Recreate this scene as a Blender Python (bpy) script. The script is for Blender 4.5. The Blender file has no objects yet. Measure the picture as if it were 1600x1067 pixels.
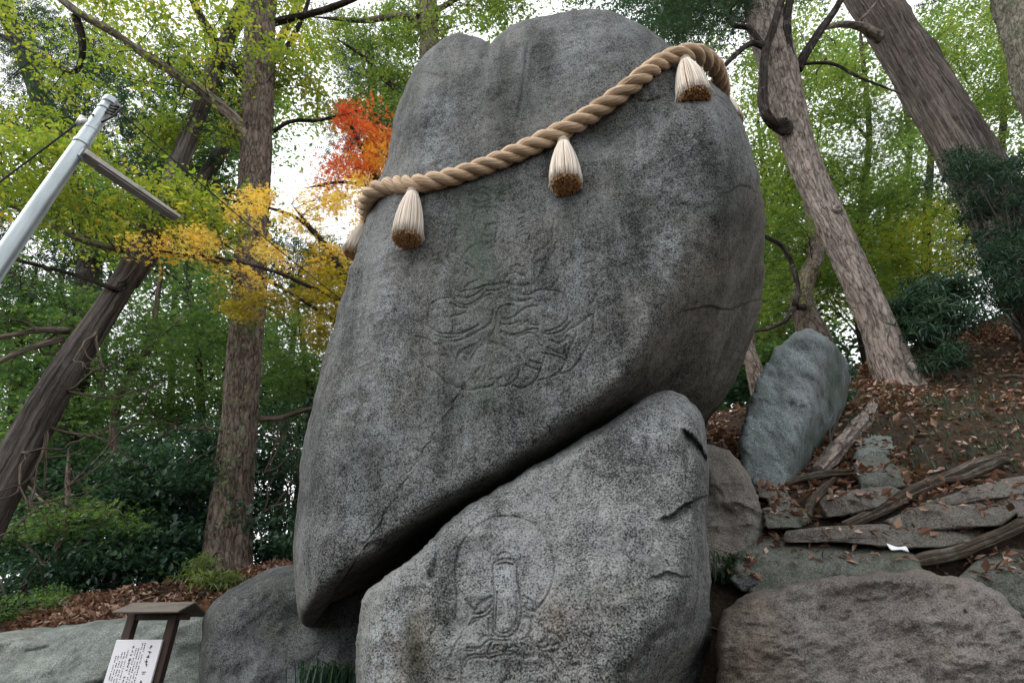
import bpy, math, random
import numpy as np
from mathutils import Vector, Matrix
R = math.radians
rng = np.random.default_rng(7)
random.seed(7)
sc = bpy.context.scene
col = sc.collection

# ------------------------------------------------------------------ camera, sky, sun, exposure
W, H, F = 1600.0, 1067.0, 889.0
CAM = np.array([0.0, 0.0, 1.55])
PITCH = R(30)
cam = bpy.data.cameras.new('camera')
cam.sensor_width = 36.0
cam.lens = 36.0 * F / W
cam.clip_start = 0.05
cam.clip_end = 500
camo = bpy.data.objects.new('camera', cam)
col.objects.link(camo)
camo.location = CAM
camo.rotation_euler = (math.pi / 2 + PITCH, 0, 0)
sc.camera = camo

SUN_EL, SUN_AZ = R(48), R(262)          # from the left, through thick cloud
world = bpy.data.worlds.new('World')
sc.world = world
world.use_nodes = True
wn = world.node_tree
for n in list(wn.nodes): wn.nodes.remove(n)
sky = wn.nodes.new('ShaderNodeTexSky')
sky.sky_type = 'NISHITA'
sky.sun_disc = False
sky.sun_elevation = SUN_EL
sky.sun_rotation = SUN_AZ
sky.air_density = 1.0
sky.dust_density = 6.0
sky.ozone_density = 1.0
hs = wn.nodes.new('ShaderNodeHueSaturation')
hs.inputs['Saturation'].default_value = 0.22
cloud = wn.nodes.new('ShaderNodeMix')            # even cloud cover over the clear sky
cloud.data_type = 'RGBA'
cloud.inputs[0].default_value = 0.75
cloud.inputs[7].default_value = (8.5, 8.75, 8.85, 1)
bg = wn.nodes.new('ShaderNodeBackground')
bg.inputs['Strength'].default_value = 0.15
wo = wn.nodes.new('ShaderNodeOutputWorld')
wn.links.new(sky.outputs[0], hs.inputs['Color'])
wn.links.new(hs.outputs[0], cloud.inputs[6])
wn.links.new(cloud.outputs[2], bg.inputs['Color'])
wn.links.new(bg.outputs[0], wo.inputs['Surface'])
sun = bpy.data.lights.new('sun', 'SUN')
sun.energy = 1.3
sun.angle = R(45)
sun.color = (1.0, 0.97, 0.93)
suno = bpy.data.objects.new('sun', sun)
col.objects.link(suno)
sd = Vector((math.sin(SUN_AZ) * math.cos(SUN_EL), math.cos(SUN_AZ) * math.cos(SUN_EL), math.sin(SUN_EL)))
suno.rotation_euler = (-sd).to_track_quat('-Z', 'Y').to_euler()
suno.location = (0, -5, 20)
sc.view_settings.view_transform = 'Standard'
sc.view_settings.look = 'None'
sc.view_settings.gamma = 1.0
sc.view_settings.exposure = 0.6
sc.cycles.use_denoising = True
sc.cycles.max_bounces = 7
sc.cycles.diffuse_bounces = 4
sc.cycles.transmission_bounces = 4
sc.cycles.sample_clamp_indirect = 4.0

# ------------------------------------------------------------------ maths helpers
cp, sp = math.cos(PITCH), math.sin(PITCH)
def ray(u, v):
    u = np.asarray(u, float); v = np.asarray(v, float)
    xc = (u - W / 2) / F; yc = (H / 2 - v) / F
    return np.stack([xc, cp - yc * sp, sp + yc * cp], -1)
def PT(u, v, t): return CAM + ray(u, v) * np.asarray(t, float)[..., None]
def P(u, v, D):
    d = ray(u, v)
    return CAM + d * (np.asarray(D, float) / d[..., 1])[..., None]
def sstep(a, b, x):
    t = np.clip((x - a) / (b - a), 0, 1); return t * t * (3 - 2 * t)
def plane_t(u, v, p0, k=0.0, m=0.0):
    """depth at which the ray of a pixel meets the plane y = y0 + k (z - z0) + m (x - x0)"""
    d = ray(u, v); x0, y0, z0 = p0
    return (y0 + k * (CAM[2] - z0) - m * x0) / (d[..., 1] - k * d[..., 2] - m * d[..., 0])
def _h(ix, iy, iz, s):
    n = (ix * 374761393 + iy * 668265263 + iz * 2147483647 + s * 1274126177) & 0xffffffff
    n = ((n ^ (n >> 13)) * 1274126177) & 0xffffffff
    n = ((n ^ (n >> 16)) * 2246822519) & 0xffffffff
    return ((n ^ (n >> 15)) & 0xffffff) / float(0xffffff)
def vnoise(p, s=0):
    p = np.asarray(p, float); i = np.floor(p).astype(np.int64); f = p - i; f = f * f * (3 - 2 * f)
    r = 0
    for a in (0, 1):
        for b in (0, 1):
            for c in (0, 1):
                w = (f[..., 0] if a else 1 - f[..., 0]) * (f[..., 1] if b else 1 - f[..., 1]) * (f[..., 2] if c else 1 - f[..., 2])
                r = r + w * _h(i[..., 0] + a, i[..., 1] + b, i[..., 2] + c, s)
    return r * 2 - 1
def fbm(p, oct=4, s=0):
    r = 0; a = 1.0
    for k in range(oct):
        r = r + a * vnoise(np.asarray(p) * 2 ** k + 17.3 * k, s + k); a *= .5
    return r
def catmull(pts, n, closed=False):
    pts = np.asarray(pts, float); m = len(pts)
    if closed: q = np.vstack([pts[-1], pts, pts[0], pts[1]]); segs = m
    else: q = np.vstack([2 * pts[0] - pts[1], pts, 2 * pts[-1] - pts[-2]]); segs = m - 1
    t = np.linspace(0, segs, n, endpoint=not closed); i = np.minimum(t.astype(int), segs - 1); f = (t - i)[:, None]
    p0, p1, p2, p3 = q[i], q[i + 1], q[i + 2], q[i + 3]
    return .5 * (2 * p1 + (p2 - p0) * f + (2 * p0 - 5 * p1 + 4 * p2 - p3) * f ** 2 + (3 * p1 - p0 - 3 * p2 + p3) * f ** 3)
def poly_dist(u, v, line):
    """distance in pixels of points to a polyline"""
    best = np.full(np.shape(u), 1e9)
    L = np.asarray(line, float)
    for a, b in zip(L[:-1], L[1:]):
        d = b - a; l2 = (d ** 2).sum() + 1e-9
        t = np.clip(((u - a[0]) * d[0] + (v - a[1]) * d[1]) / l2, 0, 1)
        best = np.minimum(best, (u - a[0] - t * d[0]) ** 2 + (v - a[1] - t * d[1]) ** 2)
    return np.sqrt(best)

# ------------------------------------------------------------------ object helpers
def link(o, parent=None):
    col.objects.link(o)
    if parent is not None: o.parent = parent
    return o
def tag(o, label=None, cat=None, group=None, kind=None):
    if label: o['label'] = label
    if cat: o['category'] = cat
    if group: o['group'] = group
    if kind: o['kind'] = kind
    return o
def empty(name, loc, label, cat, group=None):
    o = bpy.data.objects.new(name, None); o.empty_display_size = .2
    o.location = loc; col.objects.link(o)
    return tag(o, label, cat, group)
def fmesh(name, verts, faces, mat=None, parent=None, origin=None, smooth=True, uv=None, attrs=None):
    """faces: list of int arrays (n, k), k = 3 or 4"""
    verts = np.asarray(verts, float)
    if parent is not None: o0 = np.array(parent.matrix_basis.translation) if parent.parent is None else np.array(parent.parent.matrix_basis.translation)
    elif origin is not None: o0 = np.asarray(origin, float)
    else: o0 = np.zeros(3)
    if not isinstance(faces, (list, tuple)): faces = [faces]
    faces = [np.asarray(f) for f in faces if len(f)]
    me = bpy.data.meshes.new(name)
    nl = sum(f.size for f in faces); nf = sum(len(f) for f in faces)
    me.vertices.add(len(verts)); me.vertices.foreach_set('co', (verts - o0).astype(np.float32).ravel())
    me.loops.add(nl); me.polygons.add(nf)
    li = np.concatenate([f.ravel() for f in faces]).astype(np.int32)
    me.loops.foreach_set('vertex_index', li)
    tot = np.concatenate([np.full(len(f), f.shape[1]) for f in faces]).astype(np.int32)
    st = np.concatenate([[0], np.cumsum(tot)[:-1]]).astype(np.int32)
    me.polygons.foreach_set('loop_start', st); me.polygons.foreach_set('loop_total', tot)
    me.polygons.foreach_set('use_smooth', np.full(nf, smooth))
    if uv is not None:
        l = me.uv_layers.new(name='UVMap'); l.data.foreach_set('uv', np.asarray(uv)[li].astype(np.float32).ravel())
    for k, a in (attrs or {}).items():
        at = me.attributes.new(k, 'FLOAT', 'POINT'); at.data.foreach_set('value', np.asarray(a, np.float32))
    me.update(calc_edges=True)
    if mat: me.materials.append(mat)
    o = bpy.data.objects.new(name, me)
    if parent is None: o.location = o0
    return link(o, parent)
def grid_faces(n, m, wrap=False):
    """quads of an n x m vertex grid (rows n); wrap joins last column to first"""
    i = np.arange(n - 1)[:, None]; j = np.arange(m if wrap else m - 1)[None, :]; j2 = (j + 1) % m
    return np.stack([i * m + j, i * m + j2, (i + 1) * m + j2, (i + 1) * m + j], -1).reshape(-1, 4)
def frames(p):
    t = np.gradient(p, axis=0); t /= np.linalg.norm(t, axis=1)[:, None] + 1e-9
    a = np.array([0, 0, 1.0]) if abs(t[0][2]) < .9 else np.array([1.0, 0, 0])
    n = np.zeros_like(p); b0 = np.cross(t[0], a); n[0] = b0 / np.linalg.norm(b0)
    for i in range(1, len(p)):
        v = n[i - 1] - t[i] * np.dot(n[i - 1], t[i]); n[i] = v / (np.linalg.norm(v) + 1e-9)
    return t, n, np.cross(t, n)
def tube_arrays(p, r, seg=8, disp=None, cap=True):
    p = np.asarray(p, float); r = np.broadcast_to(np.asarray(r, float), (len(p),))
    t, n, b = frames(p)
    s = np.concatenate([[0], np.cumsum(np.linalg.norm(np.diff(p, axis=0), axis=1))])
    a = np.arange(seg) / seg * 2 * math.pi
    rr = np.repeat(r[:, None], seg, 1)
    if disp is not None: rr = rr * (1 + disp(np.repeat(s[:, None], seg, 1), np.repeat(a[None], len(p), 0), rr))
    v = p[:, None] + rr[..., None] * (np.cos(a)[None, :, None] * n[:, None] + np.sin(a)[None, :, None] * b[:, None])
    uv = np.stack([np.repeat(a[None] / (2 * math.pi), len(p), 0) * 2 * math.pi * r.mean(), np.repeat(s[:, None], seg, 1)], -1)
    v = v.reshape(-1, 3); uv = uv.reshape(-1, 2); f = grid_faces(len(p), seg, True)
    tri = []
    if cap:
        k = len(v); v = np.vstack([v, p[:1], p[-1:]]); uv = np.vstack([uv, uv[:1], uv[-1:]])
        j = np.arange(seg); j2 = (j + 1) % seg; e = (len(p) - 1) * seg
        tri = np.concatenate([np.stack([np.full(seg, k), j2, j], -1), np.stack([np.full(seg, k + 1), e + j, e + j2], -1)])
    return v, f, tri, uv
class MB:
    """collects shapes into ONE mesh"""
    def __init__(s): s.v = []; s.q = []; s.t = []; s.u = []; s.n = 0
    def add(s, v, q=(), t=(), uv=None):
        v = np.asarray(v, float); s.v.append(v)
        s.u.append(np.zeros((len(v), 2)) if uv is None else uv)
        if len(q): s.q.append(np.asarray(q) + s.n)
        if len(t): s.t.append(np.asarray(t) + s.n)
        s.n += len(v)
    def tube(s, p, r, seg=6, disp=None): v, f, t, uv = tube_arrays(p, r, seg, disp); s.add(v, f, t, uv)
    def box(s, c, sz, M=None):
        g = np.array([[x, y, z] for x in (-.5, .5) for y in (-.5, .5) for z in (-.5, .5)]) * np.array(sz)
        if M is not None: g = g @ np.asarray(M).T
        s.add(g + np.array(c), [[0, 1, 3, 2], [4, 6, 7, 5], [0, 4, 5, 1], [2, 3, 7, 6], [0, 2, 6, 4], [1, 5, 7, 3]])
    def build(s, name, mat, parent=None, smooth=True, origin=None):
        f = []
        if s.q: f.append(np.concatenate(s.q))
        if s.t: f.append(np.concatenate(s.t))
        return fmesh(name, np.concatenate(s.v), f, mat, parent, origin, smooth, np.concatenate(s.u))
def bevel(o, w, seg=2):
    m = o.modifiers.new('bevel', 'BEVEL'); m.width = w; m.segments = seg; m.limit_method = 'ANGLE'; return o

# ------------------------------------------------------------------ materials
class NT:
    def __init__(s, name):
        s.m = bpy.data.materials.new(name); s.m.use_nodes = True; s.t = s.m.node_tree
        for n in list(s.t.nodes): s.t.nodes.remove(n)
        s.out = s.t.nodes.new('ShaderNodeOutputMaterial')
    def n(s, typ, ins=None, **kw):
        n = s.t.nodes.new('ShaderNode' + typ)
        for k, v in kw.items(): setattr(n, k, v)
        for k, v in (ins or {}).items():
            if isinstance(v, bpy.types.NodeSocket): s.t.links.new(v, n.inputs[k])
            else: n.inputs[k].default_value = v
        return n
    def ramp(s, fac, stops, interp='LINEAR'):
        n = s.t.nodes.new('ShaderNodeValToRGB'); n.color_ramp.interpolation = interp
        e = n.color_ramp.elements
        while len(e) < len(stops): e.new(.5)
        for el, (p, c) in zip(e, stops):
            el.position = p; el.color = (c, c, c, 1) if isinstance(c, (int, float)) else (*c, 1)
        s.t.links.new(fac, n.inputs[0]); return n.outputs[0]
    def mix(s, fac, a, b, mode='MIX'):
        n = s.t.nodes.new('ShaderNodeMix'); n.data_type = 'RGBA'; n.blend_type = mode
        for i, v in ((0, fac), (6, a), (7, b)):
            if isinstance(v, bpy.types.NodeSocket): s.t.links.new(v, n.inputs[i])
            elif i == 0: n.inputs[0].default_value = v
            else: n.inputs[i].default_value = (*v, 1) if len(v) == 3 else v
        return n.outputs[2]
    def math(s, op, a, b=0.0):
        n = s.t.nodes.new('ShaderNodeMath'); n.operation = op
        for i, v in ((0, a), (1, b)):
            if isinstance(v, bpy.types.NodeSocket): s.t.links.new(v, n.inputs[i])
            else: n.inputs[i].default_value = v
        return n.outputs[0]
    def noise(s, vec, scale, detail=4, rough=.55, dist=0.0):
        return s.n('TexNoise', {'Vector': vec, 'Scale': scale, 'Detail': detail, 'Roughness': rough, 'Distortion': dist}).outputs[0]
    def scaled(s, vec, sc_):
        return s.n('Mapping', {'Vector': vec, 'Scale': sc_}).outputs[0]
    def bump(s, h, strength, dist, normal=None):
        d = {'Height': h, 'Strength': strength, 'Distance': dist}
        if normal is not None: d['Normal'] = normal
        return s.n('Bump', d).outputs[0]
    def pbr(s, color, rough=.8, normal=None, metal=0.0, spec=.3):
        d = {'Base Color': color if isinstance(color, bpy.types.NodeSocket) else (*color, 1), 'Roughness': rough, 'Metallic': metal, 'Specular IOR Level': spec}
        if normal is not None: d['Normal'] = normal
        n = s.n('BsdfPrincipled', d); s.t.links.new(n.outputs[0], s.out.inputs[0]); return s.m

def granite(name, dark=(.010, .0107, .011), light=(.185, .189, .189), lichen=(.235, .262, .272), lich=.6, moss=0.0, speck=1.0, tint=(.20, .165, .13), bump=.5, attr=False, brown=.25):
    k = NT(name); oc = k.n('TexCoord').outputs['Object']
    fine = k.noise(oc, 92, 3, .62)
    midn = k.noise(oc, 19, 5, .65)
    cell = k.n('TexVoronoi', {'Vector': oc, 'Scale': 120.0}).outputs['Color']
    cellv = k.n('SeparateColor', {'Color': cell}).outputs[0]
    sp_ = k.math('ADD', k.math('ADD', k.math('MULTIPLY', fine, .55), k.math('MULTIPLY', midn, .27)), k.math('MULTIPLY', cellv, .18 * speck))
    big = k.noise(oc, 1.1, 5, .6, .4)
    streak = k.noise(k.scaled(oc, (3.2, 3.2, .45)), 1.3, 5, .62, .3)
    # where weather darkens the stone there are fewer pale grains
    patch = k.math('ADD', k.math('MULTIPLY', big, .5), k.math('MULTIPLY', streak, .5))
    thr = k.ramp(patch, [(.36, -.0), (.64, 1.0)])
    s2 = k.math('ADD', sp_, k.math('MULTIPLY', k.math('SUBTRACT', thr, .5), .17))
    c = k.ramp(s2, [(.40, dark), (.47, tuple(.35 * l + .65 * d for l, d in zip(light, dark))), (.53, tuple(.6 * l + .4 * d for l, d in zip(light, dark))), (.62, light)])
    lm = k.noise(k.scaled(oc, (2.6, 2.6, 1.1)), 1.7, 6, .68, .2)
    lf = k.math('MULTIPLY', k.math('MULTIPLY', k.ramp(lm, [(.48, 0.0), (.66, 1.0)]), k.ramp(fine, [(.44, 0.0), (.54, 1.0)])), lich)
    c = k.mix(lf, c, lichen)
    ds = k.math('MULTIPLY', k.ramp(k.noise(k.scaled(oc, (2.4, 2.4, .55)), 1.9, 6, .66, .35), [(.50, 0.0), (.66, 1.0)]), k.ramp(fine, [(.40, .9), (.62, .35)]))
    c = k.mix(k.math('MULTIPLY', ds, .85), c, k.mix(1.0, c, (.36, .40, .37), 'MULTIPLY'))
    bm = k.ramp(k.noise(oc, .8, 4, .6, .6), [(.48, 0.0), (.66, 1.0)])
    c = k.mix(k.math('MULTIPLY', bm, brown), c, k.mix(1.0, c, tuple(min(1, x * 4.6) for x in tint), 'MULTIPLY'))
    if moss > 0:
        mm = k.math('MULTIPLY', k.ramp(k.noise(oc, 2.2, 5, .65, .3), [(.48, 0.0), (.66, 1.0)]), moss)
        c = k.mix(mm, c, k.ramp(fine, [(.35, (.028, .040, .022)), (.65, (.085, .105, .055))]))
    if attr:
        al = k.n('Attribute', attribute_name='algae').outputs['Fac']
        c = k.mix(k.math('MULTIPLY', al, k.ramp(fine, [(.36, .95), (.64, .35)])), c, (.030, .052, .030))
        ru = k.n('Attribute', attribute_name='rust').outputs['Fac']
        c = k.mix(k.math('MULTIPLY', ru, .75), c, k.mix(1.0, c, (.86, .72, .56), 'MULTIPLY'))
        st = k.n('Attribute', attribute_name='stain').outputs['Fac']
        c = k.mix(k.math('MULTIPLY', st, k.ramp(fine, [(.38, 1.0), (.62, .55)])), c, k.mix(1.0, c, (.38, .41, .39), 'MULTIPLY'))
        li = k.n('Attribute', attribute_name='lichen').outputs['Fac']
        lm2 = k.ramp(k.noise(oc, 9, 5, .7), [(.42, 0.0), (.56, 1.0)])
        lm2 = k.math('MULTIPLY', lm2, k.ramp(fine, [(.42, .12), (.54, 1.0)])); c = k.mix(k.math('MULTIPLY', k.math('MULTIPLY', li, lm2), .75), c, (.29, .315, .33))
    b1 = k.bump(fine, bump, .012)
    b2 = k.bump(k.noise(oc, 14, 5, .6), bump * .8, .03, b1)
    return k.pbr(c, .85, b2, spec=.25)
def bark(name, dark, light, vs=1.0, us=9.0, moss=0.0, crack=.6, lichen=(.30, .30, .27), lich=.35):
    k = NT(name); uv = k.n('TexCoord').outputs['UV']; oc = k.n('TexCoord').outputs['Object']
    warp = k.n('TexNoise', {'Vector': oc, 'Scale': 4.0, 'Detail': 3.0}).outputs['Color']
    wuv = k.n('MixRGB', {0: .06, 1: uv, 2: warp}, blend_type='ADD').outputs[0]
    a = k.noise(k.scaled(wuv, (us, vs, 1)), 1.3, 8, .7, .6)
    a2 = k.noise(k.scaled(wuv, (us * 3.3, vs * 3.0, 1)), 1.6, 4, .65, .3)
    v = k.n('TexVoronoi', {'Vector': k.scaled(wuv, (us * .9, vs * .9, 1)), 'Scale': 1.4}, feature='DISTANCE_TO_EDGE').outputs[0]
    cr = k.ramp(v, [(0.0, 0.0), (.10, .75), (.3, 1.0)])
    h = k.math('ADD', k.math('ADD', k.math('MULTIPLY', a, .55), k.math('MULTIPLY', a2, .25)), k.math('MULTIPLY', cr, .2 * crack))
    mid = tuple((x + y) / 2 for x, y in zip(dark, light))
    o_ = .06 * crack
    c = k.ramp(h, [(.30 + o_, dark), (.42 + o_, mid), (.56 + o_, light)])
    fi = k.noise(k.scaled(wuv, (us * 1.25, vs * .55, 1)), 1.0, 4, .6, .4)
    fb_ = k.ramp(fi, [(.455, 0.0), (.49, 1.0), (.51, 1.0), (.545, 0.0)])
    c = k.mix(k.math('MULTIPLY', fb_, .75), c, k.mix(1.0, c, (.30, .28, .27), 'MULTIPLY'))
    h = k.math('SUBTRACT', h, k.math('MULTIPLY', fb_, .16))
    big = k.noise(oc, .9, 5, .65, .5)
    c = k.mix(k.ramp(big, [(.38, .55), (.62, 0.0)]), c, k.mix(1.0, c, (.62, .58, .56), 'MULTIPLY'))
    pt = k.math('MULTIPLY', k.ramp(k.noise(oc, 5.0, 6, .72, .3), [(.54, 0.0), (.62, 1.0)]), k.ramp(a2, [(.4, .2), (.6, 1.0)]))
    c = k.mix(k.math('MULTIPLY', pt, lich), c, lichen)
    if moss: c = k.mix(k.math('MULTIPLY', k.ramp(k.noise(oc, 2.4, 6, .7), [(.5, 0.0), (.62, 1.0)]), moss), c, (.055, .07, .032))
    return k.pbr(c, .92, k.bump(h, 1.0, .05), spec=.12)
def leafmat(name, stops, trans=.45, gloss=.06):
    k = NT(name); f = k.n('Attribute', attribute_name='tint').outputs['Fac']
    c = k.ramp(f, stops)
    d = k.n('BsdfDiffuse', {'Color': c}).outputs[0]
    ct = k.mix(1.0, c, (1.35, 1.3, .75), 'MULTIPLY')
    t = k.n('BsdfTranslucent', {'Color': ct}).outputs[0]
    m1 = k.n('MixShader', {0: trans, 1: d, 2: t}).outputs[0]
    g = k.n('BsdfGlossy', {'Color': (.9, .95, 1, 1), 'Roughness': .42}).outputs[0]
    m2 = k.n('MixShader', {0: gloss, 1: m1, 2: g}).outputs[0]
    k.t.links.new(m2, k.out.inputs[0]); return k.m
def plain(name, color, rough=.6, metal=0.0, var=.25, scale=8.0, bump=0.0, spec=.4, stretch=(1, 1, 1)):
    k = NT(name); oc = k.scaled(k.n('TexCoord').outputs['Object'], stretch)
    n = k.noise(oc, scale, 5, .6)
    c = k.mix(k.ramp(n, [(.3, 0.0), (.7, 1.0)]), tuple(x * (1 - var) for x in color), tuple(min(1, x * (1 + var)) for x in color))
    return k.pbr(c, rough, k.bump(n, bump, .01) if bump else None, metal, spec)

M = {}
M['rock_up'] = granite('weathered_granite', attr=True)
M['rock_low'] = granite('pale_granite', dark=(.017, .018, .019), light=(.225, .229, .230), attr=True, lich=.4, brown=.2)
M['rock_dark'] = granite('dark_granite', dark=(.017, .018, .02), light=(.115, .12, .125), lich=.15, moss=.2)
M['rock_ledge'] = granite('greenish_granite', dark=(.075, .085, .078), light=(.20, .22, .205), lichen=(.36, .4, .37), moss=.12, brown=.1)
M['rock_brown'] = granite('brownish_granite', dark=(.082, .072, .067), light=(.215, .191, .178), lich=.22, lichen=(.3, .33, .32), bump=.9, brown=.6)
M['rock_moss'] = granite('mossy_stone', dark=(.066, .073, .062), light=(.175, .18, .158), lich=.15, moss=.6, bump=.8)
M['rock_step'] = granite('step_stone', dark=(.078, .069, .061), light=(.205, .184, .165), lich=.15, moss=.25, bump=.9, brown=.4)
M['rock_blue'] = granite('bluish_granite', dark=(.05, .059, .061), light=(.175, .20, .205), lichen=(.36, .42, .44), lich=.7, moss=.12, attr=True)
M['bark_grey'] = bark('grey_scaly_bark', (.058, .044, .037), (.31, .247, .212), 3.4, 9.0, .12)
M['bark_cedar'] = bark('fibrous_cedar_bark', (.032, .028, .026), (.20, .172, .157), .5, 13.0, .05, .1, (.17, .17, .16), .4)
M['bark_cedar2'] = bark('pale_cedar_bark', (.05, .042, .039), (.30, .25, .228), .55, 11.0, .05, .1, (.3, .29, .27), .4)
M['bark_pink'] = bark('pale_pinkish_bark', (.085, .066, .058), (.40, .34, .305), 2.2, 7.5, .06, .7, (.42, .41, .38))
M['bark_moss'] = bark('mottled_mossy_bark', (.05, .047, .037), (.28, .26, .21), 3.5, 7.0, .6, .4)
M['bark_dark'] = bark('dark_branch_bark', (.016, .013, .011), (.075, .062, .054), 1.5, 9.0)
M['bark_bare'] = bark('bare_pale_branch', (.06, .045, .035), (.26, .21, .17), 1.0, 12.0)
M['twig'] = plain('twig', (.035, .028, .022), .9)
M['lf_lime'] = leafmat('yellow_green_leaf', [(0, (.13, .215, .035)), (.45, (.22, .31, .05)), (.8, (.35, .38, .06)), (1, (.50, .40, .07))], 0.58, .04)
M['lf_lime2'] = leafmat('light_green_leaf', [(0, (.055, .125, .032)), (.5, (.12, .205, .045)), (1, (.24, .30, .07))], 0.55, .04)
M['lf_green'] = leafmat('mid_green_leaf', [(0, (.05, .12, .05)), (.5, (.10, .195, .068)), (1, (.18, .28, .085))], .52, .04)
M['lf_dark'] = leafmat('dark_evergreen_leaf', [(0, (.018, .055, .036)), (.6, (.042, .10, .058)), (1, (.085, .16, .08))], 0.35, .04)
M['lf_con'] = leafmat('conifer_needle', [(0, (.018, .045, .03)), (.6, (.036, .075, .042)), (1, (.07, .115, .05))], 0.35, 0.04)
M['lf_red'] = leafmat('red_maple_leaf', [(0, (.60, .07, .04)), (.5, (.76, .15, .06)), (1, (.78, .30, .08))], 0.5, .04)
M['lf_orange'] = leafmat('orange_maple_leaf', [(0, (.72, .22, .05)), (.5, (.78, .40, .06)), (1, (.60, .46, .09))], 0.5, .04)
M['lf_gold'] = leafmat('golden_maple_leaf', [(0, (.80, .50, .08)), (.5, (.86, .66, .20)), (1, (.80, .70, .30))], 0.5, .04)
M['lf_olive'] = leafmat('olive_maple_leaf', [(0, (.22, .22, .04)), (.5, (.40, .34, .05)), (1, (.66, .48, .06))], .5, .04)
M['lf_litter'] = leafmat('dry_fallen_leaf', [(0, (.085, .045, .031)), (.45, (.20, .105, .071)), (.8, (.32, .185, .13)), (1, (.43, .30, .225))], .1, .04)
M['lf_bamboo'] = leafmat('sasa_leaf', [(0, (.015, .04, .025)), (.6, (.03, .075, .04)), (1, (.07, .125, .06))], .3, .03)
M['lf_fern'] = leafmat('pale_fern_leaf', [(0, (.09, .15, .03)), (1, (.20, .27, .06))], .5)

# ------------------------------------------------------------------ terrain
def smin(a, b, k):
    h = np.clip(.5 + .5 * (b - a) / k, 0, 1); return b * (1 - h) + a * h - k * h * (1 - h)
def terrain(x, y, rough=True):
    x = np.asarray(x, float); y = np.asarray(y, float)
    zl = np.interp(y, [-60, 6.4, 7.3, 9, 11, 16, 60], [0, 0, 1.9, 2.75, 3.1, 3.15, 2.6]) + .13 * np.clip(x + 4.2, -4, 4) * sstep(6.5, 7.5, y)
    zr = 2.0 + .72 * (y - 4.3) + .12 * (x - 1.5)
    cr = 5.0 + .5 * np.clip(x - 3, -3, 16) + .02 * (y - 9)
    zr = smin(zr, cr, .7) * sstep(4.25, 4.85, y)
    w = sstep(-1.2, 1.4, x)
    z = zl * (1 - w) + zr * w
    if rough:
        p = np.stack([x * .9, y * .9, x * 0], -1)
        z = z + (.10 * fbm(p, 4, 3)) * sstep(4.2, 6.5, y)
    return z
def ground_hit(u, v, tmax=40.0):
    u = np.atleast_1d(np.asarray(u, float)); v = np.atleast_1d(np.asarray(v, float)); d = ray(u, v)
    ts = np.linspace(2.5, tmax, 900)
    pts = CAM + d[:, None] * ts[None, :, None]
    below = pts[..., 2] < terrain(pts[..., 0], pts[..., 1], False)
    i = np.argmax(below, 1); i = np.where(below.any(1), i, len(ts) - 1)
    return CAM + d * ts[i][:, None]
gx = np.concatenate([np.linspace(-120, -14, 22), np.linspace(-13.5, 18, 130), np.linspace(19, 120, 22)])
gy = np.concatenate([np.linspace(-60, 2, 12), np.linspace(2.5, 20, 105), np.linspace(21, 160, 30)])
X, Y = np.meshgrid(gx, gy)
Z = terrain(X, Y)
k = NT('forest_soil'); oc = k.n('TexCoord').outputs['Object']
n1 = k.noise(oc, 3.0, 7, .7); n2 = k.noise(oc, 35, 5, .7)
c = k.ramp(n2, [(.3, (.022, .017, .013)), (.52, (.052, .037, .028)), (.7, (.11, .074, .052))])
c = k.mix(k.ramp(n1, [(.48, 0.0), (.7, .6)]), c, (.03, .035, .018))
M['soil'] = k.pbr(c, .95, k.bump(n2, .8, .04), spec=.1)
tag(fmesh('ground', np.stack([X, Y, Z], -1).reshape(-1, 3), grid_faces(len(gy), len(gx)), M['soil']), 'brown leaf strewn soil of the wooded hillside', None, None, 'structure')

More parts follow.
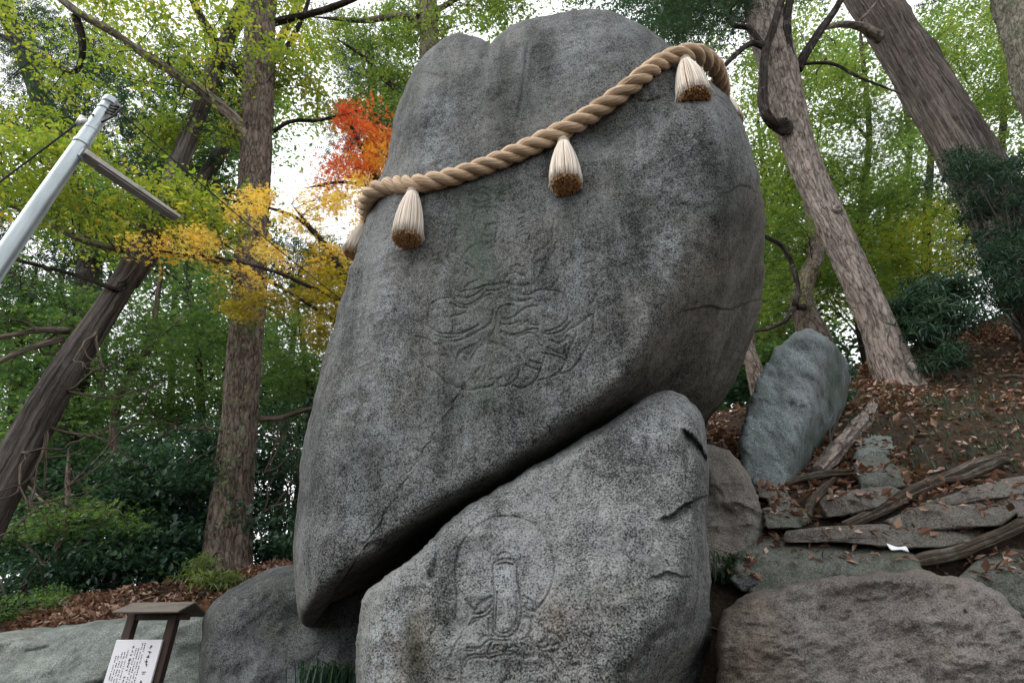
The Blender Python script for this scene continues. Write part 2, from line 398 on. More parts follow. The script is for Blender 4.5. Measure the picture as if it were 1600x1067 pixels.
# ------------------------------------------------------------------ boulders
def boulder(name, outline, center, depth, mat, label, cat, N=80, thick=1.2, edge_w=40.0, edge_d=.2, rough=.03, rscale=2.0, grooves=None, mods=None, back=10, seed=1, gname=None, glabel=None, attrs=None, group=None, smooth_outline=True, shrink=1.0, ojit=2.0, facet=0.0):
    """closed stone: the front follows depth(u, v) inside the outline, rounds off at its rim and closes behind with real thickness"""
    if smooth_outline: ol = catmull(outline, 900, True)
    else:
        oo = np.asarray(outline + outline[:1], float); ol = np.concatenate([oo[i_] + (oo[i_ + 1] - oo[i_]) * np.linspace(0, 1, 40, endpoint=False)[:, None] for i_ in range(len(outline))])
    cx, cy = center
    th = np.arctan2(ol[:, 1] - cy, ol[:, 0] - cx); rad = np.hypot(ol[:, 0] - cx, ol[:, 1] - cy)
    o = np.argsort(th); th, rad = th[o], rad[o]
    th = np.concatenate([th[-8:] - 2 * math.pi, th, th[:8] + 2 * math.pi]); rad = np.concatenate([rad[-8:], rad, rad[:8]])
    def R0(t): return np.interp(t, th, rad)
    def JJ(t): return ojit * fbm(np.stack([np.cos(t) * 9 + seed, np.sin(t) * 9, 0 * t], -1), 3, seed) + .25 * ojit * fbm(np.stack([np.cos(t) * 45 + seed, np.sin(t) * 45, 0 * t], -1), 3, seed + 2)
    def RR(t): return R0(t) + JJ(t)
    a = np.linspace(-1, 1, N + 1); A, B = np.meshgrid(a, a)
    r = np.maximum(abs(A), abs(B)); 
    with np.errstate(all='ignore'):
        ang = np.where(abs(A) >= abs(B), np.where(A >= 0, 0, math.pi) + np.where(A != 0, B / np.where(A == 0, 1, A), 0) * math.pi / 4,
                       np.where(B >= 0, math.pi / 2, -math.pi / 2) - A / np.where(B == 0, 1, B) * math.pi / 4)
    ang = (ang + math.pi) % (2 * math.pi) - math.pi
    # equal-angle square-to-disc map of the outline
    Ro = R0(ang); Rj = r * Ro + r ** 14 * JJ(ang)
    U = cx + Rj * np.cos(ang); V = cy + Rj * np.sin(ang)
    def front(u, v, d):
        t = depth(u, v)
        q = np.clip(1 - d / edge_w, 0, 1)
        t = t + edge_d * (1 - np.sqrt(np.clip(1 - q * q, 0, 1)))
        if mods is not None: t = t + mods(u, v)
        p = PT(u, v, t)
        t = t + rough * fbm(p * rscale + seed * 3.1, 5, seed)
        if facet: t = t + facet * (-.42 + abs(fbm(p * rscale * .8 + seed * 7.7, 4, seed + 31)) + .6 * abs(vnoise(p * np.array([1.0, 1.0, 3.0]) * rscale * .7 + seed, seed + 5)))
        return t + .0045 * fbm(p * 17 + seed, 3, seed + 50)
    Dd = (1 - r) * Ro
    T = front(U, V, Dd)
    g = None
    if grooves is not None:
        g = grooves(U, V); T = T + g
    v0 = PT(U, V, T)
    n1_ = N + 1
    f0 = grid_faces(n1_, n1_)
    # rim indices in order
    idx = np.arange(n1_ * n1_).reshape(n1_, n1_)
    rim = np.concatenate([idx[0, :-1], idx[:-1, -1], idx[-1, :0:-1], idx[:0:-1, 0]])
    ru, rv, rt = U.ravel()[rim], V.ravel()[rim], T.ravel()[rim]
    tm = rt.mean(); ra = ang.ravel()[rim]; kk_ = max(5, len(rim) // 40)
    rts = np.convolve(np.concatenate([rt[-kk_:], rt, rt[:kk_]]), np.ones(2 * kk_ + 1) / (2 * kk_ + 1), 'valid')
    ru0, rv0 = cx + R0(ra) * np.cos(ra), cy + R0(ra) * np.sin(ra)
    vs = [v0.reshape(-1, 3)]; prev = rim; nv = n1_ * n1_; fb = []
    for kx in range(1, back):
        q = kx / back; ph = q * math.pi / 2
        s = math.cos(ph) ** .8 * shrink
        jf = math.exp(-1.3 * kx); uu = cx + (ru0 - cx + (ru - ru0) * jf) * s; vv = cy + (rv0 - cy + (rv - rv0) * jf) * s
        tt = (rts + (rt - rts) * jf) * (1 - q) + tm * q + thick * math.sin(ph)
        pb = PT(uu, vv, tt); tt = tt + rough * 2 * fbm(pb * 1.2 + seed, 3, seed)
        vs.append(PT(uu, vv, tt)); cur = np.arange(len(rim)) + nv; nv += len(rim)
        fb.append(np.stack([prev, cur, np.roll(cur, -1), np.roll(prev, -1)], -1)); prev = cur
    vs.append(PT(np.array([cx]), np.array([cy]), np.array([tm + thick]))); last = nv
    tri = np.stack([prev, np.full(len(prev), last), np.roll(prev, -1)], -1)
    verts = np.concatenate(vs); 
    base = np.array([verts[:, 0].mean(), verts[:, 1].mean(), verts[:, 2].min()])
    at = {}
    for kx, fn in (attrs or {}).items():
        val = np.zeros(len(verts)); val[:n1_ * n1_] = fn(U, V).ravel(); at[kx] = val
    f0 = f0[:, ::-1]
    fb = np.concatenate(fb)[:, ::-1]; tri = tri[:, ::-1]
    if g is None or gname is None:
        ob = fmesh(name, verts, [np.concatenate([f0, fb]), tri], mat, None, base, True, None, at)
    else:
        gf = g.ravel()[f0].mean(1) > .004
        ob = fmesh(name, verts, [np.concatenate([f0[~gf], fb]), tri], mat, None, base, True, None, at)
        # the carved furrows are a part of their own
        ids = np.unique(f0[gf]); mp = np.full(len(verts), -1); mp[ids] = np.arange(len(ids))
        cv = fmesh(gname, verts[ids], [mp[f0[gf]]], mat, ob, None, True, None, {kx: vv[ids] for kx, vv in at.items()})
        if glabel: cv['label'] = glabel
    tag(ob, label, cat, group)
    ob['_front'] = 0; del ob['_front']
    def surf(u, v):
        u = np.asarray(u, float); v = np.asarray(v, float)
        tt = np.arctan2(v - cy, u - cx); Rm = RR(tt); rr = np.hypot(u - cx, v - cy)
        return front(u, v, np.clip(Rm - rr, 0, None))
    return ob, surf

# --- carved figure on the upper boulder (pixel drawing of its furrows)
def zl(x0, y0, k_, pts): return [(x0 + a / k_, y0 + b / k_) for a, b in pts]
UPC = []
A_ = lambda *p: UPC.append(zl(640, 290, 5, p))
B_ = lambda *p: UPC.append(zl(640, 440, 5, p))
A_((520, 70), (540, 35), (575, 20), (610, 30), (630, 65)); A_((530, 75), (560, 60), (600, 70), (625, 90))
A_((480, 95), (500, 120), (545, 140), (590, 125), (640, 110)); A_((430, 110), (465, 165), (520, 175)); A_((660, 125), (700, 95), (730, 70)); A_((610, 150), (660, 130), (740, 125))
A_((490, 220), (530, 185), (600, 175), (660, 175), (700, 200)); A_((575, 170), (590, 205), (640, 195)); A_((480, 90), (470, 70), (500, 60))
A_((510, 230), (500, 300), (515, 380), (550, 440), (600, 455), (650, 430), (680, 380), (690, 300), (685, 230))
A_((530, 300), (560, 295), (585, 305)); A_((620, 305), (650, 295), (675, 305)); A_((600, 310), (595, 350), (615, 360)); A_((575, 390), (605, 400), (640, 388))
A_((555, 465), (600, 470), (650, 455), (680, 430)); A_((565, 490), (610, 498), (665, 475))
A_((545, 455), (500, 470), (460, 500), (420, 550), (400, 600)); A_((720, 450), (735, 435), (750, 470), (735, 560)); A_((765, 455), (800, 450), (850, 475), (900, 510), (925, 470), (940, 400))
A_((855, 275), (870, 255), (900, 258), (940, 285)); A_((840, 330), (880, 295), (905, 290)); A_((840, 355), (880, 325), (910, 315)); A_((850, 375), (890, 350), (915, 345)); A_((860, 395), (900, 385), (935, 375))
A_((330, 320), (360, 312), (385, 320)); A_((320, 355), (350, 345), (380, 340)); A_((325, 380), (350, 372), (378, 365)); A_((335, 405), (365, 395))
A_((1000, 510), (985, 550), (960, 590), (975, 630), (1000, 670)); A_((1020, 520), (1050, 480), (1090, 450), (1110, 470)); A_((1060, 480), (1100, 455), (1130, 425)); A_((1090, 490), (1125, 465), (1155, 440)); A_((1080, 515), (1120, 490), (1150, 490))
A_((1150, 500), (1110, 530), (1080, 590), (1040, 660), (1005, 720)); A_((980, 620), (1010, 590), (1060, 580), (1085, 590)); A_((800, 570), (805, 640), (840, 620), (880, 635), (930, 610))
A_((180, 560), (210, 545), (230, 570)); A_((170, 590), (215, 580), (250, 600)); A_((195, 620), (235, 605), (265, 620)); A_((290, 560), (310, 600), (345, 640))
A_((740, 740), (765, 700), (830, 685), (900, 705)); A_((975, 710), (970, 765), (880, 780), (790, 770), (740, 755)); A_((620, 780), (680, 770), (730, 755)); A_((430, 800), (480, 760), (530, 740)); A_((400, 830), (470, 815), (540, 800), (600, 780))
A_((1105, 800), (1140, 760), (1170, 705)); A_((440, 610), (500, 650), (520, 690)); A_((560, 700), (590, 740), (640, 760)); A_((450, 650), (430, 700), (470, 720))
A_((1065, 180), (1050, 260), (1050, 330)); A_((1130, 260), (1120, 340), (1115, 410)); A_((980, 110), (1040, 130), (1080, 170)); A_((1340, 615), (1390, 605), (1440, 590))
B_((150, 240), (160, 190), (210, 150), (270, 130), (330, 130)); B_((150, 240), (145, 300), (170, 360), (230, 400), (320, 412), (410, 405), (480, 370), (540, 340)); B_((200, 420), (300, 440), (380, 430))
B_((300, 470), (370, 462), (450, 435), (530, 390), (600, 350), (640, 300), (650, 230)); B_((330, 270), (380, 262), (430, 240)); B_((320, 170), (380, 200), (440, 205), (520, 175), (580, 120), (640, 95))
B_((330, 130), (400, 180), (470, 180), (540, 140), (590, 90)); B_((380, 110), (440, 130), (510, 105), (580, 55)); B_((620, 25), (690, 20), (760, 5)); B_((600, 75), (680, 70), (760, 45))
B_((360, 660), (370, 590), (410, 545), (480, 520), (540, 480), (600, 450), (650, 400), (680, 330), (685, 240), (720, 195), (790, 185), (850, 200)); B_((380, 570), (420, 530), (490, 500), (560, 460)); B_((410, 560), (470, 555), (530, 510), (600, 480), (660, 470))
B_((790, 30), (850, 40), (920, 35), (970, 15)); B_((800, 55), (850, 90), (930, 105), (1000, 70), (1100, 68), (1180, 85), (1235, 150), (1245, 240), (1220, 310), (1160, 360), (1060, 395))
B_((770, 130), (830, 155), (900, 150), (960, 130)); B_((1000, 190), (920, 200), (860, 240), (790, 285), (720, 295)); B_((710, 335), (790, 335), (860, 310), (880, 340)); B_((900, 320), (925, 305), (940, 330), (990, 345))
B_((710, 390), (770, 415), (850, 410), (920, 380), (990, 370), (1010, 400)); B_((850, 430), (930, 400), (980, 420), (1060, 490)); B_((1040, 405), (1120, 410), (1200, 380), (1250, 320)); B_((1110, 460), (1160, 485), (1215, 455), (1225, 430))
B_((1070, 510), (1130, 545), (1200, 565), (1220, 500)); B_((1040, 560), (1120, 575), (1180, 590), (1210, 620)); B_((915, 520), (905, 560), (930, 610), (990, 635), (1030, 640)); B_((905, 650), (950, 675), (1010, 685), (1040, 650), (1050, 590))
B_((480, 690), (480, 610), (530, 530), (600, 495), (670, 485), (740, 505), (800, 545), (850, 610), (858, 690), (830, 760), (770, 810), (700, 820)); B_((420, 590), (450, 620), (480, 640)); B_((600, 580), (595, 650), (560, 720), (540, 770)); B_((570, 600), (560, 660), (510, 720))
B_((470, 770), (490, 800), (520, 790), (500, 760)); B_((550, 825), (610, 825), (660, 795), (650, 760), (620, 770)); B_((700, 800), (690, 765), (720, 750)); B_((810, 815), (880, 832), (960, 790), (1010, 730), (1025, 680))
B_((50, 430), (110, 440), (160, 465), (210, 500)); B_((150, 670), (220, 730), (300, 780), (380, 825), (470, 848), (545, 835)); B_((1010, 770), (1090, 750), (1150, 720), (1215, 640), (1230, 560), (1270, 480), (1300, 400), (1290, 360), (1240, 380), (1190, 430))
B_((1155, 715), (1230, 710), (1290, 660), (1350, 570), (1405, 470), (1435, 350), (1435, 260), (1380, 285), (1310, 345)); B_((1400, 190), (1440, 150), (1450, 100)); B_((250, 580), (290, 575), (300, 600))
def furrows(lines, half, dep):
    lines = [catmull(l, max(4, 5 * len(l))) if len(l) > 2 else np.array(l) for l in lines]
    def fn(U, V):
        best = np.full(U.shape, 1e9)
        for l in lines:
            m = (U > l[:, 0].min() - 9) & (U < l[:, 0].max() + 9) & (V > l[:, 1].min() - 9) & (V < l[:, 1].max() + 9)
            if m.any(): best[m] = np.minimum(best[m], poly_dist(U[m], V[m], l))
        wob = 1 + .25 * vnoise(np.stack([U * .08, V * .08, U * 0], -1), 5)
        return dep * np.exp(-(best / (half * wob)) ** 2)
    return fn
def spall(u, v, line, dep, fade):
    """broken plate: the face steps back sharply below a line and comes out again gradually"""
    L = np.array(line, float); yl = np.interp(u, L[:, 0], L[:, 1]); d = v - yl + 2.5 * vnoise(np.stack([u * .11, v * .11, u * 0], -1), 6)
    ww = (L[-1, 0] - L[0, 0]) * .18 + 2
    return dep * sstep(-1.2, 1.8, d) * np.exp(-np.clip(d, 0, None) / fade) * sstep(L[0, 0] - ww * .3, L[0, 0] + ww, u) * sstep(L[-1, 0] + ww, L[-1, 0] - ww * .3, u)
UO = [(462, 905), (458, 850), (464, 780), (472, 700), (490, 620), (507, 560), (528, 490), (548, 420), (566, 360), (585, 300), (604, 250), (616, 190), (630, 140), (655, 95), (690, 65), (716, 53), (736, 54), (754, 59), (764, 67), (774, 58), (796, 45), (830, 28), (880, 17), (930, 14), (975, 27), (1020, 52), (1060, 84), (1100, 115), (1135, 150), (1162, 195), (1178, 250), (1190, 310), (1195, 370), (1192, 440), (1180, 510), (1160, 570), (1135, 620), (1112, 655), (1080, 690), (1030, 680), (960, 690), (900, 720), (840, 760), (780, 800), (720, 850), (660, 900), (600, 940), (545, 938), (515, 942), (495, 972), (478, 976), (466, 955)]
CRE = catmull([(455, 985), (488, 950), (520, 915), (580, 868), (640, 822), (700, 785), (780, 738), (860, 686), (930, 635), (1000, 572), (1050, 505), (1090, 440), (1130, 370), (1170, 300), (1215, 220)], 120)
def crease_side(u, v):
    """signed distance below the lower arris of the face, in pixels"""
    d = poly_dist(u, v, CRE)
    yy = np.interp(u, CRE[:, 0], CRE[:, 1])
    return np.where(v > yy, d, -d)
def up_depth(u, v):
    return plane_t(u, v, (0.0, 3.9, 4.0), -.05, -.27)
def up_mods(u, v):
    s = crease_side(u, v)
    soft = 6 + 18 * sstep(960, 1110, u)
    rec = np.log1p(np.exp(np.clip(s / soft, -30, 30))) * soft
    t = rec * (.030 - .014 * sstep(930, 1120, u))
    t = t + .10 * np.exp(-(poly_dist(u, v, [(930, 215), (985, 205), (1030, 165), (1075, 125)]) / 26) ** 2)
    t = t - .06 * np.exp(-(poly_dist(u, v, [(1000, 300), (1060, 230), (1110, 210)]) / 60) ** 2)
    t = t + .05 * np.exp(-(poly_dist(u, v, [(585, 330), (570, 400), (556, 470)]) / 7) ** 2)
    t = t + .03 * np.exp(-(poly_dist(u, v, [(824, 70), (818, 130), (808, 190)]) / 2.5) ** 2) + .02 * sstep(0, 14, u - np.interp(v, [60, 190], [824, 806])) * sstep(120, 0, u - 815) * sstep(40, 80, v) * sstep(230, 170, v)
    t = t + .03 * np.exp(-(poly_dist(u, v, [(764, 55), (758, 85), (752, 120)]) / 7) ** 2)
    t = t + spall(u, v, [(1060, 487), (1100, 478), (1140, 482), (1185, 468)], .045, 26) + spall(u, v, [(985, 150), (1010, 158), (1040, 150)], .02, 12)
    t = t + spall(u, v, [(560, 850), (600, 842), (640, 822)], .03, 14) + spall(u, v, [(1130, 300), (1160, 290), (1190, 300)], .03, 20) + spall(u, v, [(640, 118), (662, 110), (690, 118)], .025, 14)
    t = t + .04 * np.exp(-(poly_dist(u, v, [(705, 640), (695, 740)]) / 14) ** 2)
    return t
def blob(lines, w):
    return lambda U, V: np.clip(sum(np.exp(-(poly_dist(U, V, l) / w) ** 2) for l in lines) , 0, 1)
nz = lambda U, V, s=9, f=.02: np.clip(.5 + .9 * fbm(np.stack([U * f, V * f * .5, U * 0], -1), 4, s), 0, 1)
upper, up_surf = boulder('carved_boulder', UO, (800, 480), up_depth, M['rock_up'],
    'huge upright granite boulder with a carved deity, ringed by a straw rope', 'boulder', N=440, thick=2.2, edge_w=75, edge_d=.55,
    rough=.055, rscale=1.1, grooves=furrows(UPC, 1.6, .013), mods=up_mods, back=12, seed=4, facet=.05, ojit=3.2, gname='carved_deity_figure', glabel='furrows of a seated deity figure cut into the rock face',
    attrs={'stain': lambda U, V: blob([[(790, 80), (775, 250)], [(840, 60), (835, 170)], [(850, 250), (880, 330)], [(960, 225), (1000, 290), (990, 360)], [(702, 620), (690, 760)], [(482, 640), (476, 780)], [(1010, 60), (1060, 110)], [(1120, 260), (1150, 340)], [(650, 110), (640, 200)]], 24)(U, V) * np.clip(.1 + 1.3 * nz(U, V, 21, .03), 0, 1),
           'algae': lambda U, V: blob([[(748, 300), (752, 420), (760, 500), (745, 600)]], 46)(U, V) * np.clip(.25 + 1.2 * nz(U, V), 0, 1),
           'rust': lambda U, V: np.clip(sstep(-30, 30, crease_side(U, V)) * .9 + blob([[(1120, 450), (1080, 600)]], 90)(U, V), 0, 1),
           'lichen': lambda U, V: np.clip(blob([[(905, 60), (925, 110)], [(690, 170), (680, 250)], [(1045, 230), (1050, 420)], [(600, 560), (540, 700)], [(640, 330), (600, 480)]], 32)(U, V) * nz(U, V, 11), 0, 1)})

LOC = []
C_ = lambda *p: LOC.append(zl(660, 780, 3.72, p))
D_ = lambda *p: LOC.append(zl(660, 920, 5.333, p))
C_((190, 700), (200, 560), (192, 450), (200, 340), (240, 240), (310, 160), (400, 110), (500, 98), (590, 115), (670, 165), (730, 250), (765, 350), (765, 440), (740, 530), (690, 610))
C_((435, 345), (450, 320), (480, 310), (510, 325), (520, 350)); C_((410, 420), (415, 375), (460, 350), (520, 350), (550, 385), (550, 430)); C_((430, 380), (480, 372), (530, 380))
C_((412, 430), (420, 540), (415, 640), (412, 740), (430, 790), (490, 800), (540, 770), (570, 700), (575, 600), (560, 500), (550, 430)); C_((435, 540), (430, 660), (432, 760), (490, 775), (540, 720), (552, 640), (545, 540))
C_((300, 660), (325, 615), (370, 580), (405, 565)); C_((300, 665), (350, 660), (395, 620), (408, 590)); C_((250, 580), (275, 615), (300, 640)); C_((270, 730), (300, 695), (360, 680), (405, 640))
C_((585, 560), (630, 590), (670, 630), (690, 610)); C_((590, 620), (630, 650), (680, 630)); C_((385, 690), (390, 780), (410, 800)); C_((640, 680), (635, 750), (600, 800)); C_((675, 720), (690, 700), (710, 715), (700, 735), (680, 730)); C_((710, 750), (715, 810), (680, 830))
D_((400, 310), (420, 280), (480, 245), (540, 215), (580, 170)); D_((480, 445), (490, 410), (520, 385), (550, 400), (560, 420)); D_((370, 490), (430, 495), (490, 480), (530, 440), (570, 420), (610, 430)); D_((370, 515), (420, 512))
D_((330, 650), (335, 610), (380, 560), (440, 545), (520, 545), (545, 510), (560, 470), (600, 435), (700, 430)); D_((325, 780), (328, 650)); D_((355, 650), (365, 610), (410, 575), (510, 570)); D_((530, 560), (560, 580), (620, 555), (720, 545), (830, 545), (890, 570), (940, 560))
D_((540, 545), (620, 530), (720, 520), (830, 530)); D_((590, 500), (610, 470), (640, 480), (630, 510), (690, 515), (710, 480)); D_((730, 490), (760, 470), (800, 490), (790, 515)); D_((830, 420), (880, 400), (920, 430), (930, 470), (900, 500))
D_((940, 555), (1010, 570), (1080, 600), (1100, 660), (1150, 700)); D_((920, 540), (1000, 550), (1080, 585)); D_((960, 480), (1010, 490), (1050, 470)); D_((1090, 470), (1130, 450), (1145, 480), (1120, 515), (1090, 510)); D_((970, 505), (1040, 520), (1100, 520))
D_((780, 632), (860, 630), (1000, 618)); D_((775, 672), (870, 680), (1000, 672)); D_((1050, 350), (1110, 380), (1170, 430)); D_((240, 560), (265, 480), (290, 430), (320, 400)); D_((1180, 660), (1230, 635), (1300, 625)); D_((880, 770), (980, 775), (1070, 765), (1130, 735)); D_((650, 784), (700, 745), (770, 735)); D_((860, 230), (900, 250), (910, 320), (890, 380)); D_((190, 750), (260, 760))
LO = [(553, 1100), (556, 1040), (560, 985), (568, 940), (590, 910), (630, 880), (668, 848), (700, 815), (760, 773), (820, 737), (880, 702), (940, 665), (985, 637), (1015, 619), (1048, 612), (1078, 627), (1100, 655), (1106, 700), (1106, 760), (1104, 820), (1110, 880), (1112, 960), (1110, 1060), (1120, 1250), (1130, 1500), (1080, 1690), (840, 1740), (600, 1700), (545, 1500), (548, 1250)]
def lo_depth(u, v): return plane_t(u, v, (0.0, 3.62, 2.0), .30, -.16)
def lo_mods(u, v):
    t = .05 * np.exp(-(poly_dist(u, v, [(682, 832), (686, 862), (674, 900)]) / 5) ** 2)
    t = t + spall(u, v, [(1066, 668), (1082, 680), (1096, 698), (1112, 730)], .13, 30) + spall(u, v, [(1028, 812), (1045, 806), (1066, 790), (1085, 782), (1112, 772)], .075, 22) + spall(u, v, [(1010, 905), (1040, 893), (1075, 900)], .03, 16) + spall(u, v, [(600, 905), (625, 892), (650, 890)], .02, 10)
    # right flank falls back below a slanting arris
    L = np.array([(940, 1120), (985, 1045), (1030, 990), (1060, 930), (1075, 870), (1090, 800)])
    xx = np.interp(v, L[::-1, 1], L[::-1, 0]); s = (u - xx) * sstep(780, 900, v)
    t = t + np.log1p(np.exp(np.clip(s / 9, -30, 30))) * 9 * .0095
    L2 = [(985, 1050), (1020, 1000), (1050, 985)]
    t = t + .05 * np.exp(-(poly_dist(u, v, L2) / 8) ** 2)
    t = t + .05 * np.exp(-(poly_dist(u, v, [(640, 930), (655, 1067)]) / 16) ** 2)
    return t
lower, lo_surf = boulder('carved_base_boulder', LO, (830, 1000), lo_depth, M['rock_low'],
    'pale granite boulder with a haloed figure carved on it, propping the huge boulder', 'boulder', N=350, thick=2.3, edge_w=38, edge_d=.34,
    rough=.05, rscale=1.6, grooves=furrows(LOC, 1.7, .0135), mods=lo_mods, back=12, seed=9, facet=.06, ojit=3.2, gname='carved_haloed_figure', glabel='furrows of a haloed figure on a lotus seat',
    attrs={'stain': lambda U, V: blob([[(660, 900), (650, 1060)], [(900, 900), (1000, 980), (960, 1060)], [(1085, 690), (1095, 790)], [(700, 850), (690, 1000)]], 22)(U, V) * np.clip(.1 + 1.2 * nz(U, V, 23, .03), 0, 1),
           'algae': lambda U, V: blob([[(560, 1000), (560, 1067)], [(640, 960), (650, 1060)]], 14)(U, V) * .5, 'rust': lambda U, V: blob([[(880, 960), (1000, 1060)], [(650, 980), (640, 1060)]], 35)(U, V) * nz(U, V, 3),
           'lichen': lambda U, V: np.clip(blob([[(620, 910), (590, 1050)], [(1000, 680), (1060, 640)], [(800, 870), (790, 950)]], 28)(U, V) * nz(U, V, 13) * 1.3, 0, 1)})

def gpt(u, v, lift=0.0):
    p = ground_hit(u, v)[0]; return (p[0], p[1] - lift, p[2])
boulder('dark_boulder', [(312, 1090), (314, 1000), (322, 955), (350, 925), (400, 898), (455, 880), (520, 885), (580, 900), (640, 960), (640, 1100), (630, 1400), (480, 1480), (330, 1400)], (470, 1100),
    lambda u, v: plane_t(u, v, (-1.8, 5.6, 1.7), .25, .0), M['rock_dark'], 'dark grey boulder behind the overhanging tip of the huge boulder', 'boulder', N=110, thick=1.6, edge_w=60, edge_d=.4, rough=.07, rscale=1.6, seed=12, facet=.08)
def ledge_mods(u, v):
    L = np.array([(-80, 1150), (60, 1120), (160, 1055), (210, 1010), (260, 985), (330, 968)])
    yy = np.interp(u, L[:, 0], L[:, 1]); s = v - yy
    return -np.log1p(np.exp(np.clip(-s / 6, -30, 30))) * 0 + np.clip(s, 0, 60) * .004 + .03 * np.exp(-(poly_dist(u, v, [(20, 1003), (60, 997), (85, 993)]) / 2.2) ** 2) + .03 * np.exp(-(poly_dist(u, v, [(40, 1018), (75, 1010)]) / 2) ** 2)
boulder('ledge_rock', [(-160, 1010), (-60, 996), (0, 988), (60, 981), (130, 973), (200, 963), (270, 957), (320, 956), (345, 985), (350, 1060), (345, 1250), (200, 1330), (0, 1340), (-150, 1300), (-190, 1150)], (100, 1120),
    lambda u, v: plane_t(u, v, (-4.0, 6.75, 1.75), 1.1, .05), M['rock_ledge'], 'long grey green ledge rock topped by fallen leaves behind the notice board', 'rock', N=120, thick=1.5, edge_w=25, edge_d=.25, rough=.07, rscale=1.7, mods=ledge_mods, seed=15, facet=.08)
def rip(u, v): return .012 * vnoise(np.stack([u * .12, v * .25, u * 0], -1), 4) + .01 * vnoise(np.stack([u * .05, v * .1, u * 0], -1), 14)
boulder('rough_boulder', [(1120, 1090), (1121, 1000), (1128, 950), (1165, 926), (1230, 912), (1300, 900), (1380, 893), (1450, 893), (1520, 902), (1560, 922), (1590, 955), (1630, 1000), (1670, 1080), (1700, 1300), (1690, 1560), (1400, 1680), (1160, 1640), (1118, 1300)], (1370, 1150),
    lambda u, v: plane_t(u, v, (2.3, 4.15, 1.9), .38, -.06), M['rock_brown'], 'broad brownish boulder with a rough rippled face below the mossy slab', 'boulder', N=140, thick=1.4, edge_w=18, edge_d=.14, rough=.06, rscale=2.2, mods=rip, seed=21, facet=.07, smooth_outline=False, ojit=5)
boulder('wedge_boulder', [(1085, 690), (1110, 694), (1140, 703), (1168, 735), (1186, 780), (1196, 828), (1180, 862), (1150, 885), (1125, 905), (1100, 900), (1080, 800)], (1135, 800),
    lambda u, v: plane_t(u, v, (1.7, 4.75, 2.6), .35, -.1), M['rock_step'], 'brown grey wedge shaped boulder squeezed beside the carved base boulder', 'boulder', N=90, thick=1.0, edge_w=22, edge_d=.2, rough=.06, rscale=2.5, seed=23, facet=.10, smooth_outline=False)
def st_mods(u, v):
    L = np.array([(1295, 540), (1282, 580), (1266, 640), (1246, 690), (1232, 740)])
    xx = np.interp(v, L[:, 1], L[:, 0]); s = u - xx
    return np.log1p(np.exp(np.clip(s / 5, -30, 30))) * 5 * .022
sp0 = gpt(1215, 752)
boulder('standing_stone', [(1160, 745), (1155, 690), (1163, 645), (1184, 592), (1212, 545), (1240, 520), (1262, 515), (1285, 522), (1308, 545), (1326, 570), (1331, 590), (1320, 640), (1292, 690), (1268, 728), (1250, 755), (1215, 775), (1175, 765)], (1235, 650),
    lambda u, v: plane_t(u, v, (sp0[0], sp0[1] - .25, sp0[2]), .25, .12), M['rock_blue'], 'tall bluish grey standing stone on the slope below the leaning pale tree', 'stone', N=100, thick=.9, edge_w=14, edge_d=.14, rough=.07, rscale=2.0, mods=st_mods, seed=27, facet=.07, smooth_outline=False, ojit=3.5, attrs={'algae': lambda U, V: sstep(-6, 26, U - np.interp(V, [540, 580, 640, 690, 740], [1295, 1282, 1266, 1246, 1232])) * nz(U, V, 4, .05) * 1.3, 'rust': lambda U, V: U * 0, 'lichen': lambda U, V: blob([[(1262, 580), (1245, 640)]], 30)(U, V)})
